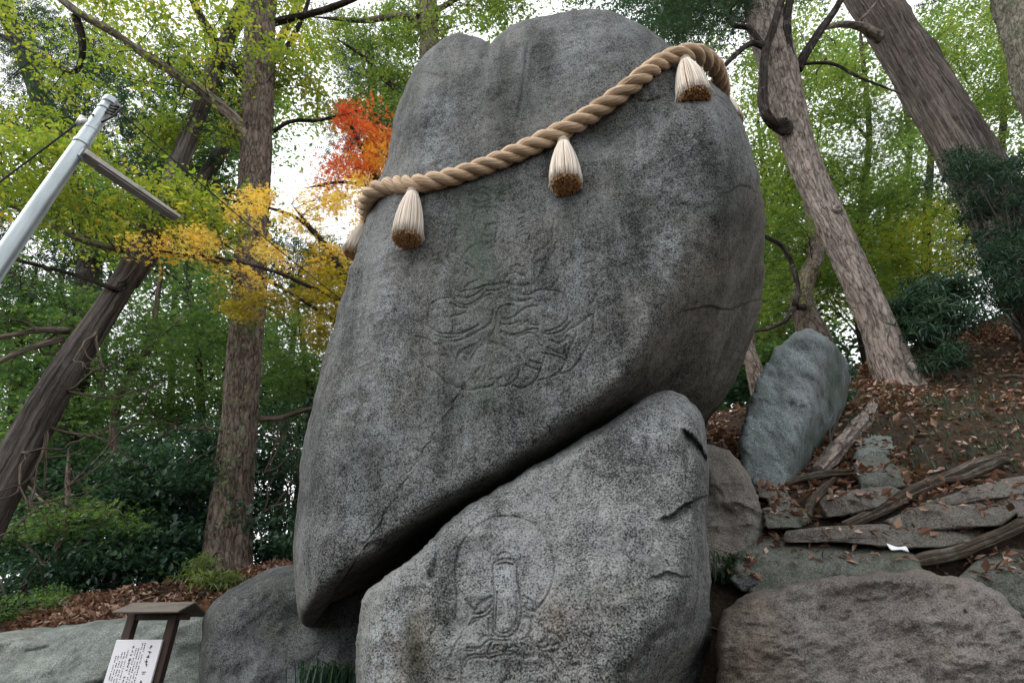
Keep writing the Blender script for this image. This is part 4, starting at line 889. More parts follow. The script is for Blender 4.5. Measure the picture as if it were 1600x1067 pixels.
# --- maples in autumn colour
T = tree_at('maple_tree', 640, 600, 8.6, 'scarlet and orange maple peeping out behind the edge of the huge boulder')
skM = [trunk(T, [(650, 520, 8.6, 9), (625, 400, 8.5, 7.5), (600, 310, 8.4, 6), (570, 240, 8.3, 4), (545, 190, 8.2, 2.5)], M['bark_dark'], down=4, step=.12, seg=12)]
skM.append(limb(T, [(600, 310, 8.4, 4), (570, 290, 8.2, 3), (530, 285, 8.0, 2.5), (500, 290, 7.9, 2)], M['bark_dark']))
r1 = rs_(61)
crown(T, r1, np.vstack([ell(r1, 20, 575, 225, 42, 45, 7.8, 9), ell(r1, 10, 525, 268, 38, 28, 7.8, 9), ell(r1, 5, 550, 190, 18, 16, 7.8, 9)]), .36, 5, 20, .05, 'maple', M['lf_red'], skel=skM, name='red_crown', twig_r=.005)
crown(T, r1, np.vstack([ell(r1, 16, 568, 285, 45, 35, 7.8, 9), ell(r1, 8, 595, 235, 20, 60, 8, 9)]), .36, 5, 20, .05, 'maple', M['lf_orange'], skel=skM, name='orange_crown', twig_r=.005)
T = tree_at('maple_tree', 610, 640, 8.0, 'golden yellow maple spreading across the tall grey trunk')
skY = [trunk(T, [(610, 640, 8.0, 9), (590, 560, 7.9, 8), (560, 480, 7.7, 6), (520, 400, 7.5, 5), (480, 350, 7.3, 3)], M['bark_dark'], down=4, step=.12, seg=12)]
skY.append(limb(T, [(560, 480, 7.7, 4), (500, 455, 7.5, 3.2), (430, 425, 7.3, 2.8), (350, 405, 7.1, 2.5), (270, 395, 7.0, 1.8)], M['bark_dark']))
skY.append(limb(T, [(585, 545, 7.9, 4), (520, 500, 7.7, 3), (440, 450, 7.5, 2.5), (390, 425, 7.4, 2)], M['bark_dark']))
skY.append(limb(T, [(520, 400, 7.5, 3), (470, 345, 7.3, 2.5), (420, 325, 7.2, 2), (370, 315, 7.1, 1.5)], M['bark_dark']))
r1 = rs_(62)
crown(T, r1, np.vstack([ell(r1, 9, 400, 328, 55, 30, 6.8, 7.6), ell(r1, 11, 295, 388, 85, 24, 6.7, 7.5), ell(r1, 13, 500, 335, 75, 28, 7, 8), ell(r1, 9, 390, 420, 65, 44, 6.8, 7.8), ell(r1, 6, 565, 320, 30, 36, 7.4, 8.2), ell(r1, 5, 470, 395, 60, 25, 7, 7.8)]), .27, 5, 20, .045, 'maple', M['lf_gold'], skel=skY, name='golden_crown', twig_r=.004)
crown(T, r1, np.vstack([ell(r1, 22, 520, 440, 50, 50, 7.2, 8.4), ell(r1, 10, 510, 500, 30, 40, 7.4, 8.4), ell(r1, 8, 400, 470, 40, 22, 7, 8)]), .32, 5, 30, .047, 'maple', M['lf_olive'], skel=skY, name='olive_crown', twig_r=.004)
# --- left middle distance
def filler(name, label, tr, cls, rad, sprays, per, size, style, mat, seed, bk='bark_dark', group=None, skd=3.5, tb=0.0):
    u, v, D, rp = tr[0]
    t = tree_at(name, u, v, D, label, group); rb = rs_(seed + 500)
    tr = [(a_[0] + (0 if i_ == 0 else rb.normal(0, 160 / D)), a_[1], a_[2], a_[3] * .8) for i_, a_ in enumerate(tr)]
    sk = [trunk(t, tr, M[bk], down=skd, step=.2, seg=14)]
    for q_ in range(4):
        a_ = tr[1 + q_ % (len(tr) - 1)]; sg = -1 if q_ % 2 else 1; ln = rb.uniform(700, 1300) / D
        sk.append(limb(t, [(a_[0], a_[1] + 10, D, a_[3] * .6), (a_[0] + sg * ln * .35, a_[1] - ln * .25, D, a_[3] * .45), (a_[0] + sg * ln * .7, a_[1] - ln * rb.uniform(.3, .7), D + rb.normal(0, .4), a_[3] * .33), (a_[0] + sg * ln, a_[1] - ln * rb.uniform(.5, 1.2), D + rb.normal(0, .6), a_[3] * .18)], M[bk], seg=7))
    r_ = rs_(seed); cc = np.vstack([ell(r_, *c_) for c_ in cls]); crown(t, r_, cc, rad, sprays, per, size, style, M[mat], skel=sk, twig_r=.01, tbias=tb); return t
filler('maple_tree', 'green maple with layered leaves behind the bare cedar boughs', [(200, 800, 12, 11), (195, 720, 12, 10), (215, 620, 12, 8), (240, 540, 12, 6), (250, 440, 12, 4)], [(34, 230, 520, 120, 80, 11, 14), (18, 130, 600, 100, 60, 11, 14)], .75, 6, 44, .075, 'maple', 'lf_green', 71, 'bark_bare', tb=.1)
filler('maple_tree', 'fresh green maple tree right of the ivy clad trunk', [(470, 760, 13, 10), (465, 640, 13, 8), (455, 520, 13, 5)], [(26, 450, 560, 55, 90, 12, 15), (8, 470, 650, 40, 50, 12, 15)], .75, 6, 44, .08, 'maple', 'lf_green', 72, tb=.2)
filler('broadleaf_tree', 'leafy green tree between the two forks of the cedar and the grey trunk', [(310, 760, 15, 8), (305, 600, 15, 7), (300, 450, 15, 5)], [(30, 310, 500, 80, 80, 14, 17), (16, 280, 620, 90, 60, 14, 17)], .9, 6, 42, .09, 'ovate', 'lf_green', 73, tb=.15)
filler('broadleaf_tree', 'shaded green tree behind the leaning cedar trunk', [(20, 760, 13, 9), (25, 600, 13, 7), (30, 450, 13, 5)], [(34, 40, 520, 90, 110, 11.5, 15), (20, 60, 690, 110, 70, 11.5, 15)], .9, 6, 40, .085, 'ovate', 'lf_green', 74)
filler('broadleaf_tree', 'slim young tree with a bare trunk low behind the ledge rock', [(66, 940, 9.6, 7), (85, 880, 9.6, 6.5), (100, 810, 9.6, 6), (112, 750, 9.6, 5)], [(16, 150, 812, 80, 18, 9, 11), (8, 60, 830, 60, 20, 9, 11)], .5, 5, 44, .06, 'maple', 'lf_green', 75, 'bark_grey', tb=.15, skd=.8)
filler('broadleaf_tree', 'thin dark trunked tree deep in the shade behind the ledge rock', [(30, 930, 11, 8), (50, 850, 11, 7), (70, 760, 11, 6)], [(24, 40, 760, 90, 60, 10.5, 13)], .7, 6, 40, .085, 'ovate', 'lf_dark', 76, 'bark_dark', skd=.8)
def shrub(name, label, cls, rad, sprays, per, size, style, mat, seed, u, v, D, tilt=.6, cat='shrub'):
    g = ground_hit(u, v)[0] if D is None else P(np.array(float(u)), np.array(float(v)), np.array(float(D)))
    zz = float(terrain(g[0], g[1])); t = empty(name, (g[0], g[1], zz), label, cat); r_ = rs_(seed)
    cc = np.vstack([ell(r_, *c_) for c_ in cls]); st = []
    mb = MB(); b0 = np.array([g[0], g[1], zz - .1])
    for i in range(0, len(cc), 2):
        md = (b0 + cc[i]) / 2 + np.array([0, 0, .2]) + r_.normal(0, .12, 3); q = catmull([b0 + r_.normal(0, .12, 3) * np.array([1, 1, 0]), md, cc[i]], 9)
        mb.tube(q, np.linspace(.022, .008, 9), 5); st.append(q)
    o_ = mb.build('stems', M['twig'], t); o_['kind'] = 'stuff'
    crown(t, r_, cc, rad, sprays, int(per * 1.5), size * .72, style, M[mat], skel=st, tilt=tilt, name='foliage', twig_r=.005); return t
shrub('evergreen_shrub', 'large dark glossy evergreen shrub behind the dry leaf mound', [(34, 250, 760, 110, 90, 9.8, 12), (16, 270, 870, 70, 40, 9.6, 11.5)], .6, 6, 36, .10, 'ovate', 'lf_dark', 81, 250, 920, 10.8)
shrub('evergreen_shrub', 'dark evergreen shrub low under the leaning cedar', [(8, -15, 940, 40, 30, 9, 11), (22, 60, 860, 90, 60, 9.5, 12), (12, 150, 880, 60, 40, 9.2, 11.5)], .55, 6, 36, .09, 'ovate', 'lf_dark', 82, 60, 940, 10.4)
shrub('evergreen_shrub', 'dark evergreen shrub between the grey trunk and the huge boulder', [(22, 440, 740, 45, 110, 10.5, 13), (10, 430, 850, 40, 40, 10, 12)], .6, 6, 34, .09, 'ovate', 'lf_dark', 83, 440, 900, 11.5)
shrub('evergreen_shrub', 'dark evergreen undergrowth shrub against the foot of the grey trunk', [(20, 300, 800, 40, 80, 10.4, 12), (10, 330, 700, 40, 50, 10.6, 12)], .55, 6, 34, .09, 'ovate', 'lf_dark', 84, 310, 900, 11.2)
shrub('fern_plant', 'pale green feathery plant at the foot of the ivy clad trunk', [(7, 340, 905, 30, 14, 8.3, 9.0), (4, 320, 885, 20, 12, 8.3, 9.0)], .2, 4, 26, .085, 'lance', 'lf_fern', 85, 335, 930, 8.6, .8, 'plant')
shrub('low_bush', 'low green bush at the end of the ledge rock', [(12, 20, 955, 50, 14, 8, 9.2), (6, 60, 940, 40, 10, 8.2, 9.4)], .28, 5, 34, .05, 'ovate', 'lf_green', 86, 20, 975, 8.6)
# --- far woods on the left
FAR = [((250, 860, 24, 9), [(38, 200, 620, 240, 130, 20, 27)], 'tall dark tree of the far wood behind the leaning cedar', 'lf_green', 91), ((60, 860, 26, 9), [(50, 40, 330, 140, 200, 22, 30), (12, 60, 560, 120, 90, 22, 28)], 'far tree with loose dark foliage beyond the lamp pole', 'lf_dark', 92),
       ((430, 860, 27, 8), [(28, 420, 620, 110, 120, 22, 30), (14, 380, 440, 110, 80, 22, 30)], 'far dark tree glimpsed beside the ivy clad trunk', 'lf_dark', 93), ((330, 860, 20, 8), [(30, 260, 330, 110, 100, 17, 22), (24, 330, 150, 110, 90, 17, 22)], 'mid green tree behind the fork of the cedar', 'lf_green', 94),
       ((130, 880, 18, 9), [(46, 130, 770, 170, 90, 15, 20)], 'dense dark tree closing the wood above the dry leaf mound', 'lf_dark', 95)]
for tr, cls, lb, mt_, sd_ in FAR:
    u, v, D, rp = tr; filler('woodland_tree', lb, [(u, v, D, rp), (u + 12, v - 200, D, rp * .8), (u + 30, v - 420, D, rp * .55)], cls, 1.7, 7, 40, .17, 'ovate', mt_, sd_, skd=3)
# --- right: leaning pale tree
g = ground_hit(1395, 592)[0]; D1 = g[1]
T = empty('broadleaf_tree', tuple(g), 'pale pinkish barked leaning tree uphill of the standing stone', 'tree')
sR = [trunk(T, [(1408, 612, D1, 35), (1392, 570, D1, 28.5), (1370, 505, D1, 23.9), (1341, 440, D1, 22.1), (1311, 375, D1, 21.7), (1283, 315, D1, 21.3), (1258, 255, D1, 21.6), (1240, 205, D1, 23.5), (1222, 130, D1 - .1, 25.5), (1205, 60, D1 - .2, 26.7), (1188, -10, D1 - .3, 26.2), (1160, -120, D1 - .4, 23.3), (1130, -260, D1 - .5, 16.9)], M['bark_pink'], down=.7, flare=.45, wob=.10, seg=56, step=.06, relief=(.015, 6, 2.6))]
sR.append(limb(T, [(1225, 205, D1 - .1, 8), (1205, 190, D1 - .45, 8), (1193, 165, D1 - .6, 7.5), (1192, 120, D1 - .7, 6.5), (1196, 80, D1 - .7, 6), (1208, 45, D1 - .8, 5.5), (1222, 0, D1 - .9, 5), (1240, -50, D1 - 1, 4)], M['bark_dark']))
sR.append(limb(T, [(1196, 75, D1 - .7, 5), (1175, 68, D1 - .75, 4.5), (1150, 85, D1 - .8, 4), (1130, 105, D1 - .9, 3.5)], M['bark_dark']))
sR.append(limb(T, [(1192, 70, D1 - .7, 4.5), (1170, 45, D1 - .8, 4), (1145, 38, D1 - .8, 3.5), (1138, 10, D1 - .8, 3), (1125, -20, D1 - .9, 2.5)], M['bark_dark']))
sR.append(limb(T, [(1240, 115, D1 - .2, 8), (1232, 75, D1 - .45, 7), (1230, 35, D1 - .6, 6.5), (1236, -10, D1 - .7, 6), (1245, -60, D1 - .8, 5)], M['bark_dark']))
sR.append(limb(T, [(1246, 110, D1 - .2, 8), (1258, 85, D1 - .4, 7), (1280, 50, D1 - .5, 6), (1305, 15, D1 - .6, 5), (1330, -30, D1 - .7, 4)], M['bark_dark']))
limb(T, [(1250, 100, D1 - .3, 3), (1300, 100, D1 - .5, 2.5), (1340, 120, D1 - .6, 2.2), (1390, 140, D1 - .6, 1.5)], M['bark_dark'])
mb = MB(); kn = P(np.array(1222.), np.array(200.), np.array(D1 - .25))
a = np.linspace(0, 2 * math.pi, 24)
for q in range(7): mb.tube(kn + np.stack([.05 * q * 0 + (.24 - .03 * q) * np.cos(a) * .8, np.full(24, -.05 - .025 * q), (.24 - .03 * q) * np.sin(a)], -1), .035, 6, lambda s, aa, r: .3 * vnoise(np.stack([s * 9, aa, s * 0], -1), 3))
mb.build('burl', M['bark_dark'], T)
mb = MB(); kn = P(np.array(1308.), np.array(328.), np.array(D1 - .28))
for q in range(4): mb.tube(kn + np.stack([(.10 - .02 * q) * np.cos(a), np.full(24, -.012 * q), (.10 - .02 * q) * np.sin(a)], -1), .024, 6, lambda s, aa, r: .25 * vnoise(np.stack([s * 12, aa, s * 0], -1), 3))
mb.build('branch_scar', M['bark_pink'], T)
r1 = rs_(101); crown(T, r1, np.vstack([ell(r1, 18, 1100, 15, 75, 45, D1 - 1.2, D1 + .6), ell(r1, 10, 1000, -15, 80, 30, D1 - 1.2, D1 + .6), ell(r1, 8, 1180, -40, 80, 40, D1 - 1, D1)]), .5, 6, 18, .15, 'needle', M['lf_con'], skel=sR)
# --- right: big cedar
T = tree_at('cedar_tree', 1640, 480, 10.2, 'massive cedar with twisted fibrous bark standing in the dark bushes')
sR2 = [trunk(T, [(1640, 480, 10.2, 48.4), (1590, 385, 10.2, 42.9), (1545, 300, 10.1, 39), (1500, 220, 10.0, 36.7), (1460, 155, 9.9, 34.3), (1420, 90, 9.7, 32.8), (1385, 35, 9.5, 32), (1350, -20, 9.3, 31.2), (1300, -110, 9.1, 28.1), (1230, -250, 9, 20.3)], M['bark_cedar2'], down=.8, flare=.25, wob=.10, us=3, seg=72, step=.08, relief=(.026, 9, .8))]
limb(T, [(1375, 60, 9.3, 9), (1345, 42, 9.0, 7), (1315, 38, 8.8, 5), (1290, 45, 8.6, 3)], M['bark_pink']); limb(T, [(1360, 50, 9.2, 4), (1345, 35, 9, 3), (1358, 18, 8.9, 2)], M['bark_pink'])
r1 = rs_(102); crown(T, r1, np.vstack([ell(r1, 10, 1290, -70, 120, 60, 8.5, 10), ell(r1, 8, 1480, -60, 100, 60, 8.5, 10.5)]), .6, 6, 16, .16, 'needle', M['lf_con'], skel=sR2)
# --- far right mossy trunk
T = tree_at('broadleaf_tree', 1750, 520, 8.2, 'mottled mossy barked trunk rising beside the massive cedar')
sR3 = [trunk(T, [(1735, 420, 8.2, 40), (1692, 300, 8.2, 37), (1652, 200, 8.2, 35), (1622, 110, 8.2, 33), (1594, 0, 8.2, 32), (1560, -120, 8.2, 28), (1500, -330, 8.2, 20)], M['bark_moss'], down=1.6, flare=.2, seg=40, step=.07, relief=(.012, 6, 4))]
r1 = rs_(103); crown(T, r1, ell(r1, 16, 1580, -90, 130, 60, 7.5, 9.5), .5, 5, 30, .06, 'ovate', M['lf_lime2'], skel=sR3)
# --- small crooked trunks beside the huge boulder
T = tree_at('broadleaf_tree', 1262, 525, 10.6, 'short crooked grey trunk behind the top of the standing stone')
sR4 = [trunk(T, [(1275, 540, 10.6, 26), (1262, 500, 10.6, 19), (1252, 470, 10.6, 17), (1258, 440, 10.6, 14), (1275, 400, 10.7, 11), (1270, 350, 10.8, 9), (1260, 300, 10.9, 7)], M['bark_grey'], down=1.0)]
sR4.append(limb(T, [(1258, 480, 10.5, 5), (1243, 478, 9.6, 4.5), (1246, 455, 9.5, 4), (1240, 420, 9.4, 4), (1222, 385, 9.3, 3.5), (1200, 372, 9.2, 3)], M['bark_dark'])); sR4.append(limb(T, [(1243, 478, 9.6, 4), (1228, 500, 9.5, 3.5), (1205, 512, 9.4, 3), (1180, 518, 9.3, 2.5)], M['bark_dark']))
r1 = rs_(104); crown(T, r1, np.vstack([ell(r1, 20, 1215, 400, 35, 70, 9.5, 12), ell(r1, 20, 1290, 400, 60, 60, 10.5, 13), ell(r1, 8, 1210, 500, 25, 40, 10, 12)]), .55, 5, 40, .06, 'maple', M['lf_lime2'], skel=sR4)
T = tree_at('broadleaf_tree', 1178, 590, 9.4, 'slim pale trunk in the gap between huge boulder and standing stone')
trunk(T, [(1186, 605, 9.4, 15), (1176, 570, 9.4, 12), (1168, 540, 9.4, 11), (1166, 480, 9.4, 9), (1160, 420, 9.4, 7)], M['bark_grey'], down=.8)
r1 = rs_(105); crown(T, r1, ell(r1, 8, 1200, 560, 22, 36, 9.5, 10.5), .35, 5, 36, .06, 'ovate', M['lf_green'])
# --- right canopy
RT = [((1340, 470, 15, 9), [(46, 1340, 260, 110, 110, 12, 16), (20, 1290, 420, 70, 50, 12, 16)], 'bright green maple with open crown between the pale tree and the cedar', 'lf_lime2', 111, 'maple', .0),
      ((1450, 470, 16, 9), [(34, 1440, 370, 90, 70, 13, 17), (16, 1380, 430, 60, 60, 13, 16)], 'yellowing maple low between the pale tree and the cedar', 'lf_lime', 112, 'maple', .1),
      ((1560, 420, 17, 9), [(60, 1520, 90, 120, 110, 13, 18), (16, 1590, 230, 60, 80, 13, 16)], 'sunlit green tree crown above the massive cedar', 'lf_lime2', 113, 'ovate', .1),
      ((1230, 560, 15, 9), [(40, 1240, 110, 110, 110, 12.5, 17), (24, 1215, 280, 45, 80, 12, 16), (14, 1200, 450, 35, 60, 12, 16)], 'light green tree behind the rope covered shoulder of the boulder', 'lf_lime2', 114, 'ovate', .2),
      ((1400, 500, 24, 9), [(50, 1380, 200, 220, 200, 20, 27), (30, 1330, 430, 160, 90, 20, 26)], 'far green tree filling the canopy behind the maples', 'lf_green', 115, 'ovate', .2),
      ((1200, 600, 20, 8), [(24, 1210, 560, 60, 60, 16, 22), (16, 1150, 600, 50, 50, 15, 20)], 'dark green tree far behind the gap beside the standing stone', 'lf_dark', 116, 'ovate', .2),
      ((1050, 560, 16, 8), [(22, 1060, 20, 110, 45, 13, 16), (12, 960, -10, 80, 25, 13, 16)], 'dark tree just showing above the crown of the huge boulder', 'lf_dark', 117, 'ovate', .0)]
for tr, cls, lb, mt_, sd_, st_, tb_ in RT:
    u, v, D, rp = tr; far_ = D > 19
    filler('woodland_tree', lb, [(u, v, D, rp), (u - 8, v - 130, D, rp * .8), (u + 12, v - 260, D, rp * .6), (u, v - 400, D, rp * .4)], cls, 1.5 if far_ else .95, 6, 46, .16 if far_ else .085, st_, mt_, sd_, skd=2.5, tb=tb_)
for tr, cls, lb, mt_, sd_, st_ in [((820, 620, 13, 10), [(30, 800, 260, 130, 180, 11.5, 15)], 'broad green tree wholly screened by the huge boulder', 'lf_green', 131, 'ovate'),
        ((980, 640, 15, 10), [(30, 1000, 300, 130, 190, 13, 17)], 'light green tree standing behind the propped shoulder of the boulder', 'lf_lime2', 132, 'ovate'),
        ((720, 760, 18, 9), [(30, 700, 480, 140, 170, 15, 20)], 'dark tree deep in the wood behind the boulders', 'lf_dark', 133, 'ovate'),
        ((1060, 620, 21, 9), [(26, 1080, 480, 120, 120, 18, 23)], 'far green tree on the crest behind the boulders', 'lf_green', 134, 'ovate')]:
    u, v, D, rp = tr; filler('woodland_tree', lb, [(u, v, D, rp), (u + 8, v - 160, D, rp * .8), (u - 12, v - 330, D, rp * .6), (u, v - 480, D, rp * .4)], cls, 1.35, 6, 26, .13, st_, mt_, sd_, skd=2.5)
shrub('bamboo_grass_bush', 'dark bamboo grass bush beside the foot of the pale leaning tree', [(26, 1470, 500, 65, 60, 8.2, 9.6), (10, 1430, 470, 40, 40, 8.4, 9.6)], .36, 6, 26, .15, 'lance', 'lf_bamboo', 121, 1465, 575, None, .7, 'bush')
shrub('bamboo_grass_bush', 'tall dark bush covering the base of the massive cedar', [(30, 1560, 330, 75, 90, 8.4, 9.8), (18, 1590, 430, 60, 50, 8.4, 9.8), (8, 1500, 260, 40, 30, 8.6, 9.6)], .42, 6, 30, .12, 'lance', 'lf_bamboo', 122, 1580, 470, 9.4, .7, 'bush')
shrub('small_bush', 'small green weedy bush growing at the mossy edge of the standing stone', [(8, 1300, 640, 16, 55, 7.3, 7.6), (6, 1315, 590, 12, 30, 7.5, 7.8)], .16, 5, 30, .04, 'ovate', 'lf_dark', 123, 1290, 700, None, .8, 'bush')

# ------------------------------------------------------------------ roots and sticks on the slope
def root(name, pts, rp, label, mat, cat='root', forks=()):
    a = np.array(pts, float); g_ = ground_hit(a[:, 0], a[:, 1]); 
    y_ = np.minimum.accumulate(g_[:, 1][::-1])[::-1] if False else g_[:, 1]
    p = P(a[:, 0], a[:, 1], y_ - .17); rr = .72 * np.asarray(rp, float) / F * (p[:, 1] / ray(a[:, 0], a[:, 1])[:, 1])
    q = catmull(np.column_stack([p, rr]), 60); sd = int(pts[0][0])
    v, f, tr, uv = tube_arrays(q[:, :3], q[:, 3], 20, lambda s, aa, r: .22 * fbm(np.stack([np.cos(aa) * 1.6, np.sin(aa) * 1.6, s * 1.6], -1) + sd, 4, sd) + .06 * vnoise(np.stack([aa * 4, s * 2, s * 0], -1), sd))
    o = fmesh(name, v, [f, tr], M[mat], None, q[0, :3], True, uv); return tag(o, label, cat)
M['root'] = bark('weathered_root', (.045, .033, .026), (.23, .185, .15), .8, 16.0, .15, .3)
root('tree_root', [(1318, 822), (1350, 808), (1390, 788), (1430, 766), (1480, 745), (1530, 724), (1572, 712)], [9, 12, 14, 14, 13, 12, 6], 'forked weathered root slanting up the slope behind the brown slab', 'root')
root('tree_root', [(1462, 752), (1500, 748), (1540, 732), (1568, 720), (1580, 722)], [5, 8, 9, 9, 3], 'short root end lying against the forked weathered root', 'root')
root('fallen_root', [(1425, 878), (1450, 872), (1490, 864), (1530, 848), (1570, 832), (1620, 808), (1700, 770)], [10, 14, 14, 13, 13, 13, 12], 'long brown root lying across the slabs above the greenish boulder', 'root')
root('rotten_log', [(1222, 758), (1250, 748), (1290, 741), (1332, 738)], [6, 8, 8, 7], 'short rotten log at the foot of the standing stone', 'root', 'log')
root('tree_root', [(1278, 738), (1305, 708), (1330, 680), (1358, 648), (1372, 625)], [15, 19, 18, 16, 10], 'thick pinkish root running down from the pale leaning tree', 'bark_pink')
root('tree_root', [(1262, 808), (1268, 785), (1285, 765), (1305, 748)], [9, 9, 8, 5], 'crooked pale root between the low green block and lichen spotted block', 'root')
root('fallen_stick', [(1375, 668), (1420, 648), (1465, 626)], [2.5, 3, 2], 'thin dead stick lying on the leaf litter below the pale tree', 'root', 'stick')
root('fallen_stick', [(1560, 590), (1590, 588), (1640, 596)], [4, 4, 3], 'dead stick lying on the slope below the bamboo grass', 'root', 'stick')
# paper scrap
pg_ = gpt(1398, 862, .30)
c0 = np.array([plane_t(1400., 856., pg_, .5)]); pts = []
for i in range(9):
    for j in range(4):
        u = 1386 + i * 3.6 + j * 2.0; v = 850 + j * 2.4 + i * .5
        pts.append(PT(np.array(u), np.array(v), plane_t(np.array(u), np.array(v), pg_, .9)) + np.array([0, .006 * math.sin(i * .5 + j), .006 * math.cos(i * .7 + j)]))
o = fmesh('paper_scrap', pts, [grid_faces(9, 4)], plain('white_paper', (.72, .74, .78), .7), None, pts[0]); m_ = o.modifiers.new('solid', 'SOLIDIFY'); m_.thickness = .004
tag(o, 'small white scrap caught between the mossy slab and the long root', 'scrap')

# ------------------------------------------------------------------ litter, grass
r1 = rs_(201)
def scatter(name, label, x0, x1, y0, y1, n, size, style, mat, keep=None, tilt=.55, lift=.015, cat=None):
    x = r1.uniform(x0, x1, n); y = r1.uniform(y0, y1, n)
    dn = .5 + .9 * fbm(np.stack([x * .8, y * .8, x * 0], -1), 3, 77)
    m = r1.random(n) < np.clip(dn, .12, 1)
    if keep is not None: m &= keep(x, y)
    x, y = x[m], y[m]; p = np.stack([x, y, terrain(x, y) + lift + r1.random(len(x)) * .03], -1)
    V, Fc, k_ = leaves(r1, p, size, style, tilt)
    o = fmesh(name, V, [Fc], M[mat], None, None, False, None, {'tint': np.repeat(r1.random(len(p)), k_)})
    return tag(o, label, cat, None, 'stuff')
scatter('fallen_leaves', 'dry brown leaves littering the slope on the right hand hillside', 1.4, 14, 4.4, 14, 120000, .10, 'ovate', 'lf_litter', lambda x, y: x < 2 + y, cat='leaves')
scatter('leaf_mound', 'mound of russet fallen leaves on top of the ledge rock', -6.3, -.8, 6.9, 10.2, 60000, .10, 'ovate', 'lf_litter', lambda x, y: y < 9.4 + .6 * np.sin(x * 1.3), tilt=.6, cat='leaves')
pl_ = np.concatenate(SLAB_LEAVES); pl_ = pl_[pl_[:, 0] < 6]
V_, F_, k_ = leaves(r1, pl_, .075, 'ovate', .6); tag(fmesh('fallen_leaves', V_, [F_], M['lf_litter'], None, None, False, None, {'tint': np.repeat(r1.random(len(pl_)), k_)}), 'dry brown leaves scattered over the slabs and blocks', 'leaves', None, 'stuff')
def grass(name, label, spots, mat='lf_bamboo'):
    V = []; Fc = []; ti = []; nv = 0
    for (p, n, L, spd) in spots:
        for i in range(n):
            a = r1.random() * 6.283; l = L * r1.uniform(.5, 1.2); b = p + r1.normal(0, spd, 3) * np.array([1, 1, .1]); d = np.array([math.cos(a), math.sin(a), 0]); sd = np.array([-d[1], d[0], 0]) * .005
            q = [b, b + d * l * .18 + np.array([0, 0, l * .55]), b + d * l * .6 + np.array([0, 0, l * .62])]
            V += [q[0] - sd, q[0] + sd, q[1] + sd, q[1] - sd, q[2]]; Fc += [(nv, nv + 1, nv + 2), (nv, nv + 2, nv + 3), (nv + 3, nv + 2, nv + 4)]; nv += 5; ti += [r1.random()] * 5
    return tag(fmesh(name, V, [np.array(Fc)], M[mat], None, None, False, None, {'tint': ti}), label, 'grass', None, 'stuff')
sp1 = [(np.array(PT(np.array(1130. + i * 5), np.array(902. + 5 * (i % 3)), np.array(4.35))), 26, .28, .05) for i in range(9)]
grass('grass_tuft', 'dark grass tuft in the crevice beside the carved base boulder', sp1)
sp2 = [(np.array(P(np.array(480. + i * 9), np.array(1072. + 4 * (i % 3)), np.array(4.9))), 40, .26, .06) for i in range(9)]
grass('grass_tuft', 'green grass tuft growing below the overhanging boulder tip', sp2)
sp3 = []
for i in range(280):
    u = r1.uniform(1330, 1600); v = r1.uniform(470, 740)
    if v < 590 - (u - 1400) * .35: continue
    h_ = ground_hit(u, v)[0]; h_[2] = terrain(h_[0], h_[1]); sp3.append((h_, 8, .15, .07))
grass('ground_cover', 'sparse green blades and weeds among the dry leaves on the slope', sp3)

# ------------------------------------------------------------------ lamp pole
M['galv'] = plain('galvanised_steel', (.36, .40, .42), .40, .8, .30, 9.0, .08, .5, (1, 1, .18))
M['weath'] = plain('weathered_aluminium', (.45, .42, .39), .7, .1, .3, 12.0, .1)
M['black'] = plain('black_rubber', (.02, .02, .022), .6)
M['lens'] = plain('lamp_lens', (.33, .32, .31), .35)
d = ray(172, 160); tp = 4.9; ptop = CAM + d * tp
PX, PY = ptop[0], ptop[1]
lp = empty('lamp_pole', (PX, PY, 0.0), 'galvanised steel lamp pole with a flat side arm and clamped cables', 'pole')
zs = np.linspace(-.1, ptop[2], 40); rad_ = np.interp(zs, [0, 3.2, 4.6, ptop[2]], [.080, .072, .063, .052])
mb = MB(); mb.tube(np.stack([np.full(40, PX), np.full(40, PY), zs], -1), rad_, 36); mb.build('shaft', M['galv'], lp)
def band(z, h, extra, name, mat):
    r_ = float(np.interp(z, zs, rad_)) + extra; mb = MB(); mb.tube(np.array([[PX, PY, z - h], [PX, PY, z - h * .8], [PX, PY, z + h * .8], [PX, PY, z + h]]), [r_ * .985, r_, r_, r_ * .985], 36); return mb.build(name, mat, lp)
band(ptop[2] - .0, .03, .006, 'cap', M['galv']); band(ptop[2] - .10, .012, .006, 'clamp_band', M['galv']); band(ptop[2] - .52, .016, .007, 'clamp_band', M['galv']); band(ptop[2] - .36, .004, .003, 'seam_ring', M['galv'])
zarm = ptop[2] - .62
st_ = np.array([PX + .055, PY + .03, zarm]); dirn = np.array([.545, .838, -.02]); dirn /= np.linalg.norm(dirn); sdv = np.array([dirn[1], -dirn[0], 0]); 
def slab_(l0, l1, w0, w1, z0, z1, name, mat):
    vv = []
    for l, w in ((l0, w0), (l1, w1)):
        for s2 in (-1, 1):
            for z in (z0, z1 if l == l0 else z0 + (z1 - z0) * .6): vv.append(st_ + dirn * l + sdv * s2 * w / 2 + np.array([0, 0, z]))
    mb = MB(); mb.add(vv, [[0, 1, 3, 2], [4, 6, 7, 5], [0, 4, 5, 1], [2, 3, 7, 6], [0, 2, 6, 4], [1, 5, 7, 3]]); return bevel(mb.build(name, mat, lp, False), .006)
slab_(-.02, .80, .125, .105, -.016, .030, 'lamp_arm', M['weath']); slab_(.10, .78, .095, .08, -.030, -.020, 'lamp_lens', M['lens'])
mb = MB(); mb.box(st_ - dirn * .03 + np.array([0, 0, -.01]), (.06, .06, .09)); bevel(mb.build('arm_bracket', M['galv'], lp, False), .008)
mb = MB()
